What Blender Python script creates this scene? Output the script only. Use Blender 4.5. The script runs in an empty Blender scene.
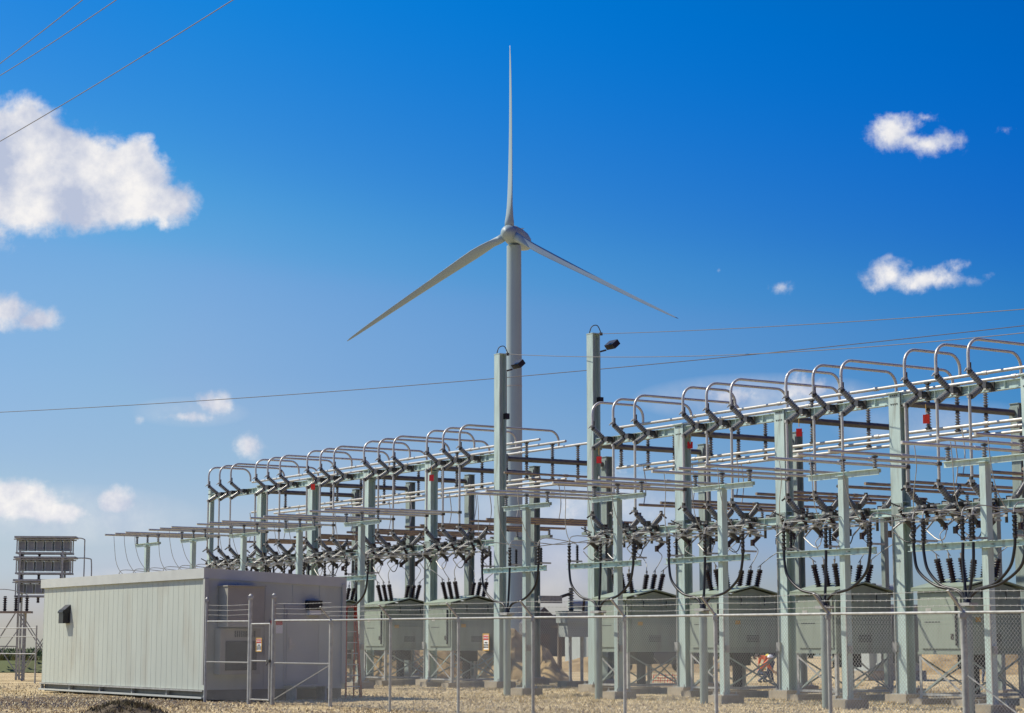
import bpy, bmesh, math, random
from mathutils import Vector, Matrix
random.seed(7)
R = math.radians
sc = bpy.context.scene
COL = sc.collection

# ------------------------------------------------------------------ site frame
H = 1.73                       # eye height
F_PX, PITCH = 2005.19, 8.069   # lens (in pixels of a 1024 wide frame) and upward tilt
TH = R(33.1385)                # direction of the switchyard rows
PX0, PY0, S, GAP = 11.262, 58.075, 5.097, 6.126
BD = Vector((math.cos(TH), math.sin(TH), 0)); AD = Vector((-math.sin(TH), math.cos(TH), 0))
def along(n): return n * S if n < 3.5 else 3 * S + GAP + (n - 4) * S
def W(n, b, z=0.0):            # bay number n along the rows, b metres across them
    return Vector((PX0, PY0, z)) + AD * along(n) + BD * b
def ray(px, py):
    p = R(PITCH); dx = (px - 512) / F_PX; dy = -(py - 356.5) / F_PX
    return Vector((dx, math.cos(p) - dy * math.sin(p), math.sin(p) + dy * math.cos(p)))
def at(px, py, Y):             # point seen at that pixel, Y metres ahead
    d = ray(px, py); return Vector((0, 0, H)) + d * (Y / d.y)

# ------------------------------------------------------------------ materials
def mat(name, col, rough=.6, metal=0, var=.12, scale=6, bump=0, bscale=40, dirt=None, dscale=1.5, damt=.5, stretch=None, spec=None):
    m = bpy.data.materials.new(name); m.use_nodes = True
    nt = m.node_tree; N = nt.nodes; L = nt.links; b = N['Principled BSDF']
    tc = N.new('ShaderNodeTexCoord'); mp = N.new('ShaderNodeMapping'); L.new(tc.outputs['Object'], mp.inputs[0])
    if stretch: mp.inputs['Scale'].default_value = stretch
    nz = N.new('ShaderNodeTexNoise'); nz.inputs['Scale'].default_value = scale; nz.inputs['Detail'].default_value = 6
    L.new(mp.outputs[0], nz.inputs['Vector'])
    cr = N.new('ShaderNodeValToRGB')
    cr.color_ramp.elements[0].position = .3; cr.color_ramp.elements[1].position = .7
    cr.color_ramp.elements[0].color = [c * (1 - var) for c in col] + [1]
    cr.color_ramp.elements[1].color = [min(1, c * (1 + var)) for c in col] + [1]
    L.new(nz.outputs['Fac'], cr.inputs[0]); out = cr.outputs[0]
    if dirt:
        n2 = N.new('ShaderNodeTexNoise'); n2.inputs['Scale'].default_value = dscale; n2.inputs['Detail'].default_value = 8
        L.new(mp.outputs[0], n2.inputs['Vector'])
        c2 = N.new('ShaderNodeValToRGB'); c2.color_ramp.elements[0].position = .52; c2.color_ramp.elements[1].position = .75
        c2.color_ramp.elements[1].color = (damt, damt, damt, 1)
        L.new(n2.outputs['Fac'], c2.inputs[0])
        mx = N.new('ShaderNodeMixRGB'); L.new(c2.outputs[0], mx.inputs[0]); L.new(out, mx.inputs[1]); mx.inputs[2].default_value = list(dirt) + [1]
        out = mx.outputs[0]
    oi = N.new('ShaderNodeObjectInfo'); ml = N.new('ShaderNodeMath'); ml.operation = 'MULTIPLY_ADD'; L.new(oi.outputs['Random'], ml.inputs[0]); ml.inputs[1].default_value = .22; ml.inputs[2].default_value = .89
    vs_ = N.new('ShaderNodeVectorMath'); vs_.operation = 'SCALE'; L.new(out, vs_.inputs[0]); L.new(ml.outputs[0], vs_.inputs['Scale']); out = vs_.outputs[0]
    L.new(out, b.inputs['Base Color'])
    b.inputs['Roughness'].default_value = rough; b.inputs['Metallic'].default_value = metal
    if spec is not None: b.inputs['Specular IOR Level'].default_value = spec
    if bump:
        n3 = N.new('ShaderNodeTexNoise'); n3.inputs['Scale'].default_value = bscale; n3.inputs['Detail'].default_value = 5
        L.new(tc.outputs['Object'], n3.inputs['Vector'])
        bp = N.new('ShaderNodeBump'); bp.inputs['Strength'].default_value = bump; bp.inputs['Distance'].default_value = .03
        L.new(n3.outputs['Fac'], bp.inputs['Height']); L.new(bp.outputs[0], b.inputs['Normal'])
    return m
M = dict(
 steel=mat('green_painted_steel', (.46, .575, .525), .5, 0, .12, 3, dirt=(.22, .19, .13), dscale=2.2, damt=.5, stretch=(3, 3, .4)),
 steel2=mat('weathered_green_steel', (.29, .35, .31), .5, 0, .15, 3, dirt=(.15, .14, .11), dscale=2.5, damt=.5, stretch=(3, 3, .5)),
 cab=mat('sage_cabinet_paint', (.29, .34, .27), .55, 0, .08, 2, dirt=(.19, .18, .13), damt=.55, stretch=(2, 2, .4)),
 cabroof=mat('sage_roof_paint', (.30, .36, .27), .5, 0, .1, 2),
 alu=mat('dull_aluminium_pipe', (.58, .56, .50), .4, .3, .1, 5),
 alu2=mat('shade_browned_aluminium', (.34, .27, .20), .55, .25, .15, 4),  # brown of shaded undersides and ground bounce put into the aluminium colour
 galv=mat('galvanised_steel', (.40, .40, .365), .55, .12, .2, 8),
 mesh=mat('chain_link_wire', (.33, .33, .31), .6, .2, .15, 1),
 wire=mat('weathered_wire', (.16, .15, .14), .6, .2, .1, 9),
 tubem=mat('dark_painted_tube', (.13, .125, .11), .45, .2, .2, 4),
 darks=mat('dark_hardware', (.075, .07, .06), .55, .3, .3, 9),
 ins=mat('grey_porcelain', (.24, .245, .235), .3, 0, .15, 6),
 black=mat('black_rubber', (.012, .012, .013), .4, 0, .3, 6),
 brown=mat('dark_brown_porcelain', (.035, .02, .016), .25, 0, .3, 6),
 conc=mat('concrete', (.40, .35, .26), .9, 0, .15, 5, .4, 40, dirt=(.2, .16, .11), damt=.5),
 siding=mat('pale_siding', (.52, .555, .475), .45, 0, .05, 1.2, dirt=(.38, .35, .27), dscale=1.1, damt=.5, stretch=(1, 1, .35)),
 siding2=mat('grey_siding_trim', (.45, .46, .41), .5, 0, .05, 1.5),
 roofm=mat('roof_sheet', (.52, .535, .49), .5, 0, .06, 2),
 hvac=mat('tan_enamel', (.34, .33, .28), .5, 0, .06, 3),
 dark=mat('dark_grille', (.04, .042, .045), .6, 0, .2, 8),
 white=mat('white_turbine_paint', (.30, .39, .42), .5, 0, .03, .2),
 signw=mat('sign_white', (.8, .8, .76), .5, 0, .03, 8),
 signr=mat('sign_red', (.55, .03, .03), .5, 0, .05, 8),
 signy=mat('sign_amber_edge', (.6, .36, .08), .5, 0, .05, 8),
 signk=mat('sign_black', (.02, .02, .02), .5, 0, .05, 8),
 redtag=mat('red_tag_plastic', (.8, .03, .015), .45, 0, .05, 8),
 ladder=mat('red_fibreglass', (.55, .07, .03), .5, 0, .2, 5),
 orange=mat('hi_vis_orange', (.9, .16, .03), .7, 0, .08, 9),
 yellow=mat('hi_vis_yellow', (.75, .75, .1), .6, 0, .05, 9),
 denim=mat('denim', (.07, .10, .17), .85, 0, .2, 12),
 redshirt=mat('red_cotton', (.5, .04, .03), .85, 0, .15, 12),
 skin=mat('skin', (.45, .27, .19), .6, 0, .06, 12),
 hair=mat('dark_hair', (.04, .025, .018), .7, 0, .2, 20),
 helmet=mat('white_helmet', (.8, .8, .78), .35, 0, .03, 6),
 soil=mat('dug_soil', (.40, .28, .13), .95, 0, .3, 2.5, .9, 9, dirt=(.42, .31, .16), damt=.8),
 darksoil=mat('dark_clods', (.13, .10, .06), .95, 0, .4, 5, .9, 14),
 weed=mat('dry_weed', (.16, .13, .06), .9, 0, .4, 9),
 straw=mat('straw_grass', (.66, .53, .28), .9, 0, .3, 9),
 tank=mat('grey_tank_paint', (.40, .44, .41), .5, 0, .08, 2),
 shed=mat('dark_barn_sheet', (.09, .085, .085), .7, 0, .15, 1),
 shedroof=mat('brown_barn_roof', (.10, .075, .065), .7, 0, .15, 1),
 wood=mat('weathered_wood', (.17, .13, .10), .9, 0, .2, 6),
 carp=mat('dark_car_paint', (.06, .065, .07), .25, .2, .05, 2),
 glass=mat('tinted_glass', (.03, .04, .05), .08, 0, .05, 2),
 chrome=mat('chrome', (.6, .6, .6), .2, .9, .05, 2),
 lampg=mat('lamp_glass', (.65, .65, .6), .2, 0, .05, 2),
 tree=mat('far_foliage', (.05, .075, .03), .9, 0, .35, 1.2),
 crop=mat('crop_leaves', (.14, .17, .06), .9, 0, .35, .35, dirt=(.14, .14, .06), dscale=.2, damt=.7),
)

# ------------------------------------------------------------------ mesh builder
class MB:
    def __init__(s): s.v = []; s.f = []; s.m = []; s.sm = []; s.mats = []
    def mi(s, m):
        if m not in s.mats: s.mats.append(m)
        return s.mats.index(m)
    def add(s, vs, fs, m, smooth=False):
        o = len(s.v); s.v += [Vector(v) for v in vs]; k = s.mi(m)
        for f in fs: s.f.append([i + o for i in f]); s.m.append(k); s.sm.append(smooth)
    def box(s, c, d, m, rot=None):
        c = Vector(c); x, y, z = [q / 2 for q in d]
        vs = [Vector((a * x, b * y, e * z)) for a in (-1, 1) for b in (-1, 1) for e in (-1, 1)]
        if rot: vs = [rot @ v for v in vs]
        s.add([c + v for v in vs], [(0, 1, 3, 2), (4, 6, 7, 5), (0, 4, 5, 1), (2, 3, 7, 6), (0, 2, 6, 4), (1, 5, 7, 3)], m)
        return s
    def bar(s, p, q, w, h, m, up=(0, 0, 1)):
        p = Vector(p); q = Vector(q); d = (q - p); L = d.length; d.normalize(); up = Vector(up)
        if abs(d.dot(up)) > .99: up = Vector((1, 0, 0))
        x = d.cross(up).normalized(); z = x.cross(d)
        s.box((p + q) / 2, (w, L, h), m, Matrix((x, d, z)).transposed()); return s
    def tube(s, pts, r, m, n=8, caps=True, smooth=True):
        pts = [Vector(p) for p in pts]; rs = r if isinstance(r, (list, tuple)) else [r] * len(pts)
        vs = []; ref = None
        for i, p in enumerate(pts):
            a = pts[max(i - 1, 0)]; b = pts[min(i + 1, len(pts) - 1)]; t = (b - a).normalized()
            if ref is None:
                ref = Vector((0, 0, 1)) if abs(t.z) < .9 else Vector((1, 0, 0))
            x = t.cross(ref).normalized(); y = x.cross(t).normalized(); ref = y
            for k in range(n):
                an = 2 * math.pi * k / n; vs.append(p + (x * math.cos(an) + y * math.sin(an)) * rs[i])
        fs = [(i * n + k, i * n + (k + 1) % n, (i + 1) * n + (k + 1) % n, (i + 1) * n + k) for i in range(len(pts) - 1) for k in range(n)]
        s.add(vs, fs, m, smooth)
        if caps:
            s.add([vs[k] for k in range(n)], [tuple(range(n))], m); o = (len(pts) - 1) * n
            s.add([vs[o + k] for k in range(n)], [tuple(range(n - 1, -1, -1))], m)
        return s
    def sheds(s, p, q, r0, r1, k, m, n=8, cap=None):      # ribbed insulator from p to q
        p = Vector(p); q = Vector(q); pts = []; rs = []
        for i in range(k):
            for u, r in ((.1, r0), (.42, r1), (.58, r1 * .96), (.75, r0)):
                pts.append(p.lerp(q, .06 + .88 * (i + u) / k)); rs.append(r)
        s.tube(pts, rs, m, n, True, False)
        c = cap or M['darks']
        s.tube([p, p.lerp(q, .08)], r0 * 1.35, c, n); s.tube([p.lerp(q, .92), q], r0 * 1.35, c, n); return s
    def build_mesh(s, name):
        me = bpy.data.meshes.new(name); me.from_pydata([tuple(v) for v in s.v], [], s.f)
        for m in s.mats: me.materials.append(m)
        me.polygons.foreach_set('material_index', s.m); me.polygons.foreach_set('use_smooth', s.sm)
        bm = bmesh.new(); bm.from_mesh(me); bmesh.ops.recalc_face_normals(bm, faces=bm.faces); bm.to_mesh(me); bm.free()
        me.update(); return me
def link(name, me, parent=None, loc=None, label=None):
    o = bpy.data.objects.new(name, me); COL.objects.link(o)
    if parent: o.parent = parent
    if loc is not None: o.location = loc
    if label: o['label'] = label
    return o
def empty(name, loc, rz=0, label='', cat='', group=None):
    o = bpy.data.objects.new(name, None); o.empty_display_size = .3; COL.objects.link(o)
    o.location = loc; o.rotation_euler = (0, 0, rz); o['label'] = label; o['category'] = cat
    o['kind'] = 'thing'
    if group: o['group'] = group
    return o
def tag(o, label, cat, group=None):
    o['label'] = label; o['category'] = cat; o['kind'] = 'thing'
    if group: o['group'] = group
    return o
CACHE = {}
def part(name, key, fn, parent, loc=None, label=None):
    if key not in CACHE: b = MB(); fn(b); CACHE[key] = b.build_mesh(name)
    return link(name, CACHE[key], parent, loc, label)
def smooth_path(pts, k=6):
    P = [Vector(p) for p in pts]; out = []
    for i in range(len(P) - 1):
        a = P[max(i - 1, 0)]; b = P[i]; c = P[i + 1]; d = P[min(i + 2, len(P) - 1)]
        for j in range(k):
            t = j / k
            out.append(.5 * ((2 * b) + (c - a) * t + (2 * a - 5 * b + 4 * c - d) * t * t + (3 * b - a - 3 * c + d) * t ** 3))
    return out + [P[-1]]

ORD = ['first', 'second', 'third', 'fourth', 'fifth', 'sixth']
def bay_name(k):               # k: bay mid index, .5 steps
    return (f"{ORD[int(round(2.5 - k))]} bay right of both floodlight poles" if k < 3 else
            f"{ORD[int(round(k - 4.5))]} bay left of both floodlight poles")
HX = {0: 'left', 1: 'middle', 2: 'right'}
BAYS = [-1.5, -.5, .5, 1.5, 2.5, 4.5, 5.5, 6.5, 7.5, 8.5]
PH = 1.23                      # spacing of the three phases along a bay
PHN = ['left', 'middle', 'right']
ZT = 8.86

# ------------------------------------------------------------------ ground
def ground():
    m = bpy.data.materials.new('gravel_and_straw'); m.use_nodes = True
    nt = m.node_tree; N = nt.nodes; L = nt.links; b = N['Principled BSDF']; b.inputs['Roughness'].default_value = .95
    b.inputs['Specular IOR Level'].default_value = .1
    tc = N.new('ShaderNodeTexCoord')
    def noise(sc_, det=6, rough=.6):
        n = N.new('ShaderNodeTexNoise'); n.inputs['Scale'].default_value = sc_; n.inputs['Detail'].default_value = det
        n.inputs['Roughness'].default_value = rough; L.new(tc.outputs['Object'], n.inputs['Vector']); return n
    def ramp(src, els):
        r = N.new('ShaderNodeValToRGB'); e = r.color_ramp.elements
        e[0].position, e[0].color = els[0][0], list(els[0][1]) + [1]; e[1].position, e[1].color = els[1][0], list(els[1][1]) + [1]
        for p, c in els[2:]: q = e.new(p); q.color = list(c) + [1]
        L.new(src, r.inputs[0]); return r
    fine = noise(7, 10, .8); stones = ramp(fine.outputs['Fac'], [(.36, (.30, .22, .11)), (.64, (.86, .70, .43)), (.5, (.62, .49, .27))])
    med = noise(.5, 8, .65); patch = ramp(med.outputs['Fac'], [(.45, (0, 0, 0)), (.62, (1, 1, 1))])
    fine2 = noise(11, 8, .75); soil = ramp(fine2.outputs['Fac'], [(.35, (.24, .17, .09)), (.66, (.62, .47, .25))])
    mx = N.new('ShaderNodeMixRGB'); L.new(patch.outputs[0], mx.inputs[0]); L.new(stones.outputs[0], mx.inputs[1]); L.new(soil.outputs[0], mx.inputs[2])
    # darker, moister dug earth in front of the control building (a real patch on the ground)
    sx = N.new('ShaderNodeSeparateXYZ'); L.new(tc.outputs['Object'], sx.inputs[0])
    def mth(op, a, b_=None, c=None):
        n = N.new('ShaderNodeMath'); n.operation = op
        for i, v in enumerate((a, b_, c)):
            if v is None: continue
            if isinstance(v, (int, float)): n.inputs[i].default_value = v
            else: L.new(v, n.inputs[i])
        return n.outputs[0]
    wob = noise(.35, 4)
    dx = mth('DIVIDE', mth('ADD', sx.outputs[0], 13.5), 7.0); dy = mth('DIVIDE', mth('SUBTRACT', sx.outputs[1], 60.0), 7.5)
    rr = mth('ADD', mth('SQRT', mth('ADD', mth('MULTIPLY', dx, dx), mth('MULTIPLY', dy, dy))), mth('MULTIPLY', mth('SUBTRACT', wob.outputs[0], .5), 1.6))
    pk = ramp(rr, [(.7, (1, 1, 1)), (1.0, (0, 0, 0))])
    earth = ramp(fine2.outputs['Fac'], [(.35, (.07, .05, .035)), (.65, (.24, .17, .10))])
    mx2 = N.new('ShaderNodeMixRGB'); L.new(pk.outputs[0], mx2.inputs[0]); L.new(mx.outputs[0], mx2.inputs[1]); L.new(earth.outputs[0], mx2.inputs[2])
    L.new(mx2.outputs[0], b.inputs['Base Color'])
    bn = noise(9, 8, .8); bp = N.new('ShaderNodeBump'); bp.inputs['Strength'].default_value = .9; bp.inputs['Distance'].default_value = .05
    L.new(bn.outputs['Fac'], bp.inputs['Height']); L.new(bp.outputs[0], b.inputs['Normal'])
    xs = [-3000, -1500, -700, -300, -150, -90] + [-60 + i * 1.5 for i in range(81)] + [90, 150, 300, 700, 1500, 3000]
    ys = [-3000, -800, -200, -50, 0, 20] + [30 + i * 1.5 for i in range(61)] + [140, 180, 230, 300, 400, 600, 1000, 2000, 4000]
    def hz(x, y):
        far = -max(0, (y - 230)) * .0085
        near = .05 * math.sin(x * .9 + y * .35) * math.sin(y * .7 - x * .2) if 30 < y < 118 and abs(x) < 58 else 0
        return far + near * .5 - .03
    vs = [(x, y, hz(x, y)) for y in ys for x in xs]; nx = len(xs)
    fs = [(j * nx + i, j * nx + i + 1, (j + 1) * nx + i + 1, (j + 1) * nx + i) for j in range(len(ys) - 1) for i in range(nx - 1)]
    b_ = MB(); b_.add(vs, fs, m, True); o = link('ground', b_.build_mesh('ground')); o['kind'] = 'structure'
ground()

# crop field beyond the yard: low dense leaves, one sheet of tufts
def crop_field():
    b = MB(); rnd = random.Random(3)
    x0, x1, y0, y1 = -70, -14, 112, 225
    nx, ny = 70, 60
    vs = []
    for j in range(ny + 1):
        for i in range(nx + 1):
            x = x0 + (x1 - x0) * i / nx; y = y0 + (y1 - y0) * j / ny
            vs.append((x, y, .75 + rnd.uniform(-.14, .14) if 0 < i < nx and 0 < j < ny else 0))
    fs = [(j * (nx + 1) + i, j * (nx + 1) + i + 1, (j + 1) * (nx + 1) + i + 1, (j + 1) * (nx + 1) + i) for j in range(ny) for i in range(nx)]
    b.add(vs, fs, M['crop'], False)
    for k in range(9000):
        x = rnd.uniform(x0, -16); y = y0 + (y1 - y0) * rnd.random() ** 2; a = rnd.uniform(0, 6.28); h = rnd.uniform(.25, .5)
        w = .12; dx, dy = math.cos(a) * w, math.sin(a) * w; z = .65
        b.add([(x - dx, y - dy, z), (x + dx, y + dy, z), (x + dy, y - dx, z + h)], [(0, 1, 2)], M['crop'])
    o = link('crop_field', b.build_mesh('crop_field')); o['label'] = 'low green crop field beyond the yard at the far left'; o['category'] = 'field'; o['kind'] = 'stuff'
crop_field()

def gravel():
    b = MB(); rnd = random.Random(11)
    ms = [mat('gravel_light', (.80, .67, .42), .95, 0, .2, 9), mat('gravel_tan', (.62, .49, .27), .95, 0, .25, 9), mat('gravel_brown', (.34, .25, .13), .95, 0, .3, 9)]
    for k in range(30000):
        y = 1 / rnd.uniform(1 / 84, 1 / 45); x = rnd.uniform(-.27, .27) * y
        q = Vector((x, y, 0)) - Vector((-9.03, 59.6, 0))
        if -.2 < q.dot(BD) < 5.1 and -.3 < q.dot(AD) < 14: continue
        w = rnd.uniform(.015, .05); h = rnd.uniform(.005, .022); a = rnd.uniform(0, 2)
        P = [(x + w * math.cos(a + t) * rnd.uniform(.7, 1.3), y + w * math.sin(a + t), -.03) for t in (0, 2.1, 4.2)] + [(x + rnd.uniform(-.02, .02), y, h)]
        u = rnd.random(); b.add(P, [(0, 1, 3), (1, 2, 3), (2, 0, 3)], ms[0] if u < .5 else ms[1] if u < .94 else ms[2])
    o = link('gravel', b.build_mesh('gravel')); o['kind'] = 'stuff'; o['label'] = 'coarse straw coloured gravel and clods over the yard'; o['category'] = 'gravel'
gravel()

def tufts():                    # dry grass and weeds in the gravel
    b = MB(); rnd = random.Random(5)
    for k in range(5200):
        while True:
            x = rnd.uniform(-19, 17); y = rnd.uniform(44, 84)
            if (math.sin(x * .55 + 1.3) + math.sin(y * .43 + x * .2) + rnd.uniform(-1.6, 1.0)) > .35: break
        q = Vector((x, y, 0)) - Vector((-9.21, 59.6, 0))
        if -.3 < q.dot(BD) < 5.1 and -.3 < q.dot(AD) < 14.4: continue
        for t in range(3):
            a = rnd.uniform(0, 6.28); w = rnd.uniform(.01, .022); h = rnd.uniform(.02, .075); lx, ly = rnd.uniform(-.08, .08), rnd.uniform(-.08, .08)
            xx, yy = x + rnd.uniform(-.08, .08), y + rnd.uniform(-.08, .08)
            b.add([(xx - math.cos(a) * w, yy - math.sin(a) * w, -.03), (xx + math.cos(a) * w, yy + math.sin(a) * w, -.03), (xx + lx, yy + ly, h)], [(0, 1, 2)],
                  M['straw'] if rnd.random() < .93 else M['weed'])
    o = link('dry_grass', b.build_mesh('dry_grass')); o['kind'] = 'stuff'; o['label'] = 'short dry straw grass scattered over the gravel yard'; o['category'] = 'grass'
tufts()

# ------------------------------------------------------------------ main columns
def h_section(b, z0, z1, dy, dx, m, t=.03):     # flanges face the A direction, web recessed on B sides
    for s_ in (-1, 1): b.box((s_ * (dx / 2 - t / 2), 0, (z0 + z1) / 2), (t, dy, z1 - z0), m)
    b.box((0, 0, (z0 + z1) / 2), (dx - 2 * t, t, z1 - z0), m)
def pier(w, d, h):
    def fn(b):
        b.box((0, 0, h / 2 - .1), (w, d, h + .2), M['conc'])
        b.box((0, 0, h + .012), (w * .72, d * .72, .024), M['galv'])
        for sx in (-1, 1):
            for sy in (-1, 1): b.tube([(sx * w * .3, sy * d * .3, h), (sx * w * .3, sy * d * .3, h + .1)], .022, M['galv'], 6)
    return fn
def column_label(n, row):
    if n < 3.5: base = f"{ORD[int(round(2 - n))] if n < 2.5 else ''} to the right of both floodlight poles"
    else: base = f"{ORD[int(round(n - 5))] if n > 4.5 else ''} to the left of both floodlight poles"
    return base
def front_column(n, top=ZT, w=.46):
    if n in (3, 4): return
    lab = 'narrow green end column at the far left end of the rows' if n > 8.5 else 'pale green front row column, ' + column_label(n, 0)
    t = empty('steel_column', W(n, 0), TH, lab, 'column', 'front row columns')
    part('concrete_pier', 'pierA', pier(.85, .85, .22), t)
    def fn(b):
        h_section(b, .24, top, w, .34 if w > .3 else .22, M['steel'])
        b.box((0, 0, top + .012), (w * 1.05, w * 1.1, .024), M['steel'])
        for z in (5.25, 5.6, 8.55, 8.8):
            for y in (-.12, -.04, .04, .12): b.box((-.17 if w > .3 else -.11, y, z), (.03, .035, .035), M['darks'])
        b.box((-.175 if w > .3 else -.115, 0, 5.42), (.016, w * .9, .5), M['steel2']) if w > .3 else None
        for z in (5.1, 5.7, 8.45): b.box((0, 0, z), (.27 if w > .3 else .15, w - .06, .02), M['steel'])
    part('shaft', f'colshaft{top}{w}', fn, t)
    if w > .3:
        def lad(b):
            b.box((-.21, .16, 1.55), (.08, .16, .28), M['galv']); b.tube([(-.2, .16, .25), (-.2, .16, 1.5)], .025, M['galv'], 6)
            b.tube([(-.2, .16, 1.65), (-.2, .16, 5.3)], .022, M['galv'], 6)
        part('conduit', 'colconduit', lad, t)
for n in (-1, 0, 1, 2, 5, 6, 7, 8): front_column(n)
front_column(9.1, 9.0, .24)
def back_column(n):
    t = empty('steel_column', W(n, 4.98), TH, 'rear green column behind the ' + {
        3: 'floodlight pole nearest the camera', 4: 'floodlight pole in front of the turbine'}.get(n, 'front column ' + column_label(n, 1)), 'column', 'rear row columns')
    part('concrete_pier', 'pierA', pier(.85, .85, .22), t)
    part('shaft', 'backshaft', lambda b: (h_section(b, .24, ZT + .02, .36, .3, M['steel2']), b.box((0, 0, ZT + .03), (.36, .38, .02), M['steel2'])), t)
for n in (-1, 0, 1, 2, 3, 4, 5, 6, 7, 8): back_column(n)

# floodlight poles
def floodlight_pole(n, lab):
    t = empty('floodlight_pole', W(n, 0), TH, lab, 'pole', 'floodlight poles')
    part('concrete_pier', 'pierA', pier(.85, .85, .22), t)
    def shaft(b):
        h_section(b, .24, 12.58, .38, .32, M['steel']); b.box((0, 0, 12.59), (.34, .40, .03), M['steel'])
        None
    part('shaft', 'pshaft', shaft, t)
    lamp = part('floodlight', 'plamp', lambda b: (b.bar((.2, -.12, 11.95), (.42, -.2, 12.02), .06, .06, M['darks']),
        b.box((.62, -.3, 12.22), (.30, .50, .20), M['black'], Matrix.Rotation(R(-40), 3, 'Y'))), t)
    part('lens', 'plens', lambda b: b.box((.685, -.3, 12.14), (.26, .44, .02), M['lampg'], Matrix.Rotation(R(-40), 3, 'Y')), lamp)
    part('wire_clamp', 'pclamp', lambda b: (b.tube(smooth_path([(-.1, .1, 12.6), (-.05, .02, 12.85), (.15, -.05, 12.9), (.28, -.1, 12.62)], 5), .018, M['darks'], 6),
        b.box((.26, -.1, 12.6), (.1, .1, .1), M['darks'])), t)
    part('junction_box', 'pjb', lambda b: (b.box((.2, -.12, 10.2), (.16, .2, .22), M['black']), b.tube([(.2, -.12, 10.3), (.2, -.12, 11.9)], .02, M['darks'], 6)), t)
floodlight_pole(3, 'tall pale green pole with black floodlight, nearer the camera and right of the turbine')
floodlight_pole(4, 'tall pale green pole with black floodlight standing against the turbine tower')

# ------------------------------------------------------------------ beams along the row
def row_beam(n0, n1, z, lab, dz=.26):
    L = along(n1) - along(n0) - .46
    t = empty('cross_beam', W(n0, 0, z) + AD * .23, TH, lab, 'beam', 'beams joining the front columns')
    def fn(b):
        for s_ in (-1, 1): b.box((0, L / 2, s_ * (dz / 2 - .012)), (.18, L, .024), M['steel'])
        b.box((0, L / 2, 0), (.018, L, dz - .05), M['steel'])
        k = int(L / .62)
        for i in range(1, k): b.box((-.05, L * i / k, 0), (.07, .012, dz - .05), M['steel'])
    part('girder', f'rb{L:.2f}{dz}', fn, t)
    part('end_plate', f'rbe{dz}', lambda b: b.box((0, -.008, 0), (.22, .016, dz + .08), M['steel']), t)
    part('end_plate', f'rbe{dz}', None, t, (0, L, 0))
pairs = [(-2, -1), (-1, 0), (0, 1), (1, 2), (2, 3), (4, 5), (5, 6), (6, 7), (7, 8), (8, 9.1)]
for a, c in pairs:
    k = (a + c) / 2 if c != 9.1 else 8.5
    row_beam(a, c, 8.68, 'upper green girder across the ' + bay_name(k))
    row_beam(a, c, 5.42, 'lower green girder across the ' + bay_name(k), .24)

# beams across (main column to rear column) with bus insulators above and below
BUS_B = [1.2, 2.4, 3.6]
def cross_tube(n):
    nm = {3: 'behind the nearer floodlight pole', 4: 'behind the turbine-side floodlight pole'}.get(n, 'behind the column ' + column_label(n, 1))
    t = empty('bus_beam', W(n, 0), TH, 'dark tube beam ' + nm, 'beam', 'beams between front and rear columns')
    part('tube', 'ctube', lambda b: (b.tube([(.24, 0, 8.6), (4.78, 0, 8.6)], .1, M['tubem'], 12), b.box((.225, 0, 8.6), (.03, .34, .34), M['steel2']), b.box((4.79, 0, 8.6), (.03, .34, .34), M['steel2'])), t)
    for x in BUS_B:
        part('post_insulator', 'cins', lambda b: (b.sheds((0, 0, 8.7), (0, 0, 9.24), .045, .085, 6, M['ins']), b.box((0, 0, 9.26), (.12, .16, .05), M['darks'])), t, (x, 0, 0))
        part('post_insulator', 'cins2', lambda b: (b.sheds((0, 0, 8.5), (0, 0, 7.94), .045, .085, 6, M['ins']), b.box((0, 0, 7.92), (.12, .16, .05), M['darks'])), t, (x, 0, 0))
for n in (-1, 0, 1, 2, 3, 4, 5, 6, 7, 8): cross_tube(n)

def pipe(name, p, q, r, m, lab, cat='pipe', grp=None, couplers=True):
    b = MB(); b.tube([p, q], r, m, 10); L = (q - p).length; k = int(L / 5)
    if couplers:
        for i in range(1, k + 1):
            c = p.lerp(q, i / (k + 1)); d = (q - p).normalized() * .09; b.tube([c - d, c + d], r * 1.3, m, 10)
    return tag(link(name, b.build_mesh(name)), lab, cat, grp)
rows = ['nearest the switches', 'in the middle of three', 'farthest from the switches']
for gi, (n0, n1, side) in enumerate([(-2.2, 3.05, 'right'), (3.94, 8.7, 'left')]):
    for i, b_ in enumerate(BUS_B):
        for z, lv in ((9.31, 'upper'), (7.86, 'lower')):
            e0 = n0 + (0 if gi == 0 else 0)
            pipe('bus_pipe', W(e0, b_, z) if gi == 0 else W(n0, b_, z) - AD * .6, W(n1, b_, z), .05, M['alu'],
                 f"{lv} long aluminium bus pipe {rows[i]}, {side} of the floodlight poles", 'pipe', 'long bus pipes')
pipe('bus_pipe', W(4, 3.6, 9.31) - AD * .6, W(3, 3.6, 9.31) + AD * .2, .03, M['darks'], 'thin dark link pipe bridging the gap between the floodlight poles', 'pipe', None, False)
for i, (z, b_) in enumerate([(7.95, 1.6), (7.75, 2.8), (7.6, 4.0)]):
    pipe('bus_pipe', W(4, b_, z) - AD * 1.2 - BD * 2.2 + Vector((0, 0, .0)), W(4, b_, z) - AD * 1.2 + BD * 3.4, .045, M['alu2'],
         f"{['upper', 'middle', 'lower'][i]} short crosswise bus pipe between the floodlight poles", 'pipe', 'short bus pipes in the gap')

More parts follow.
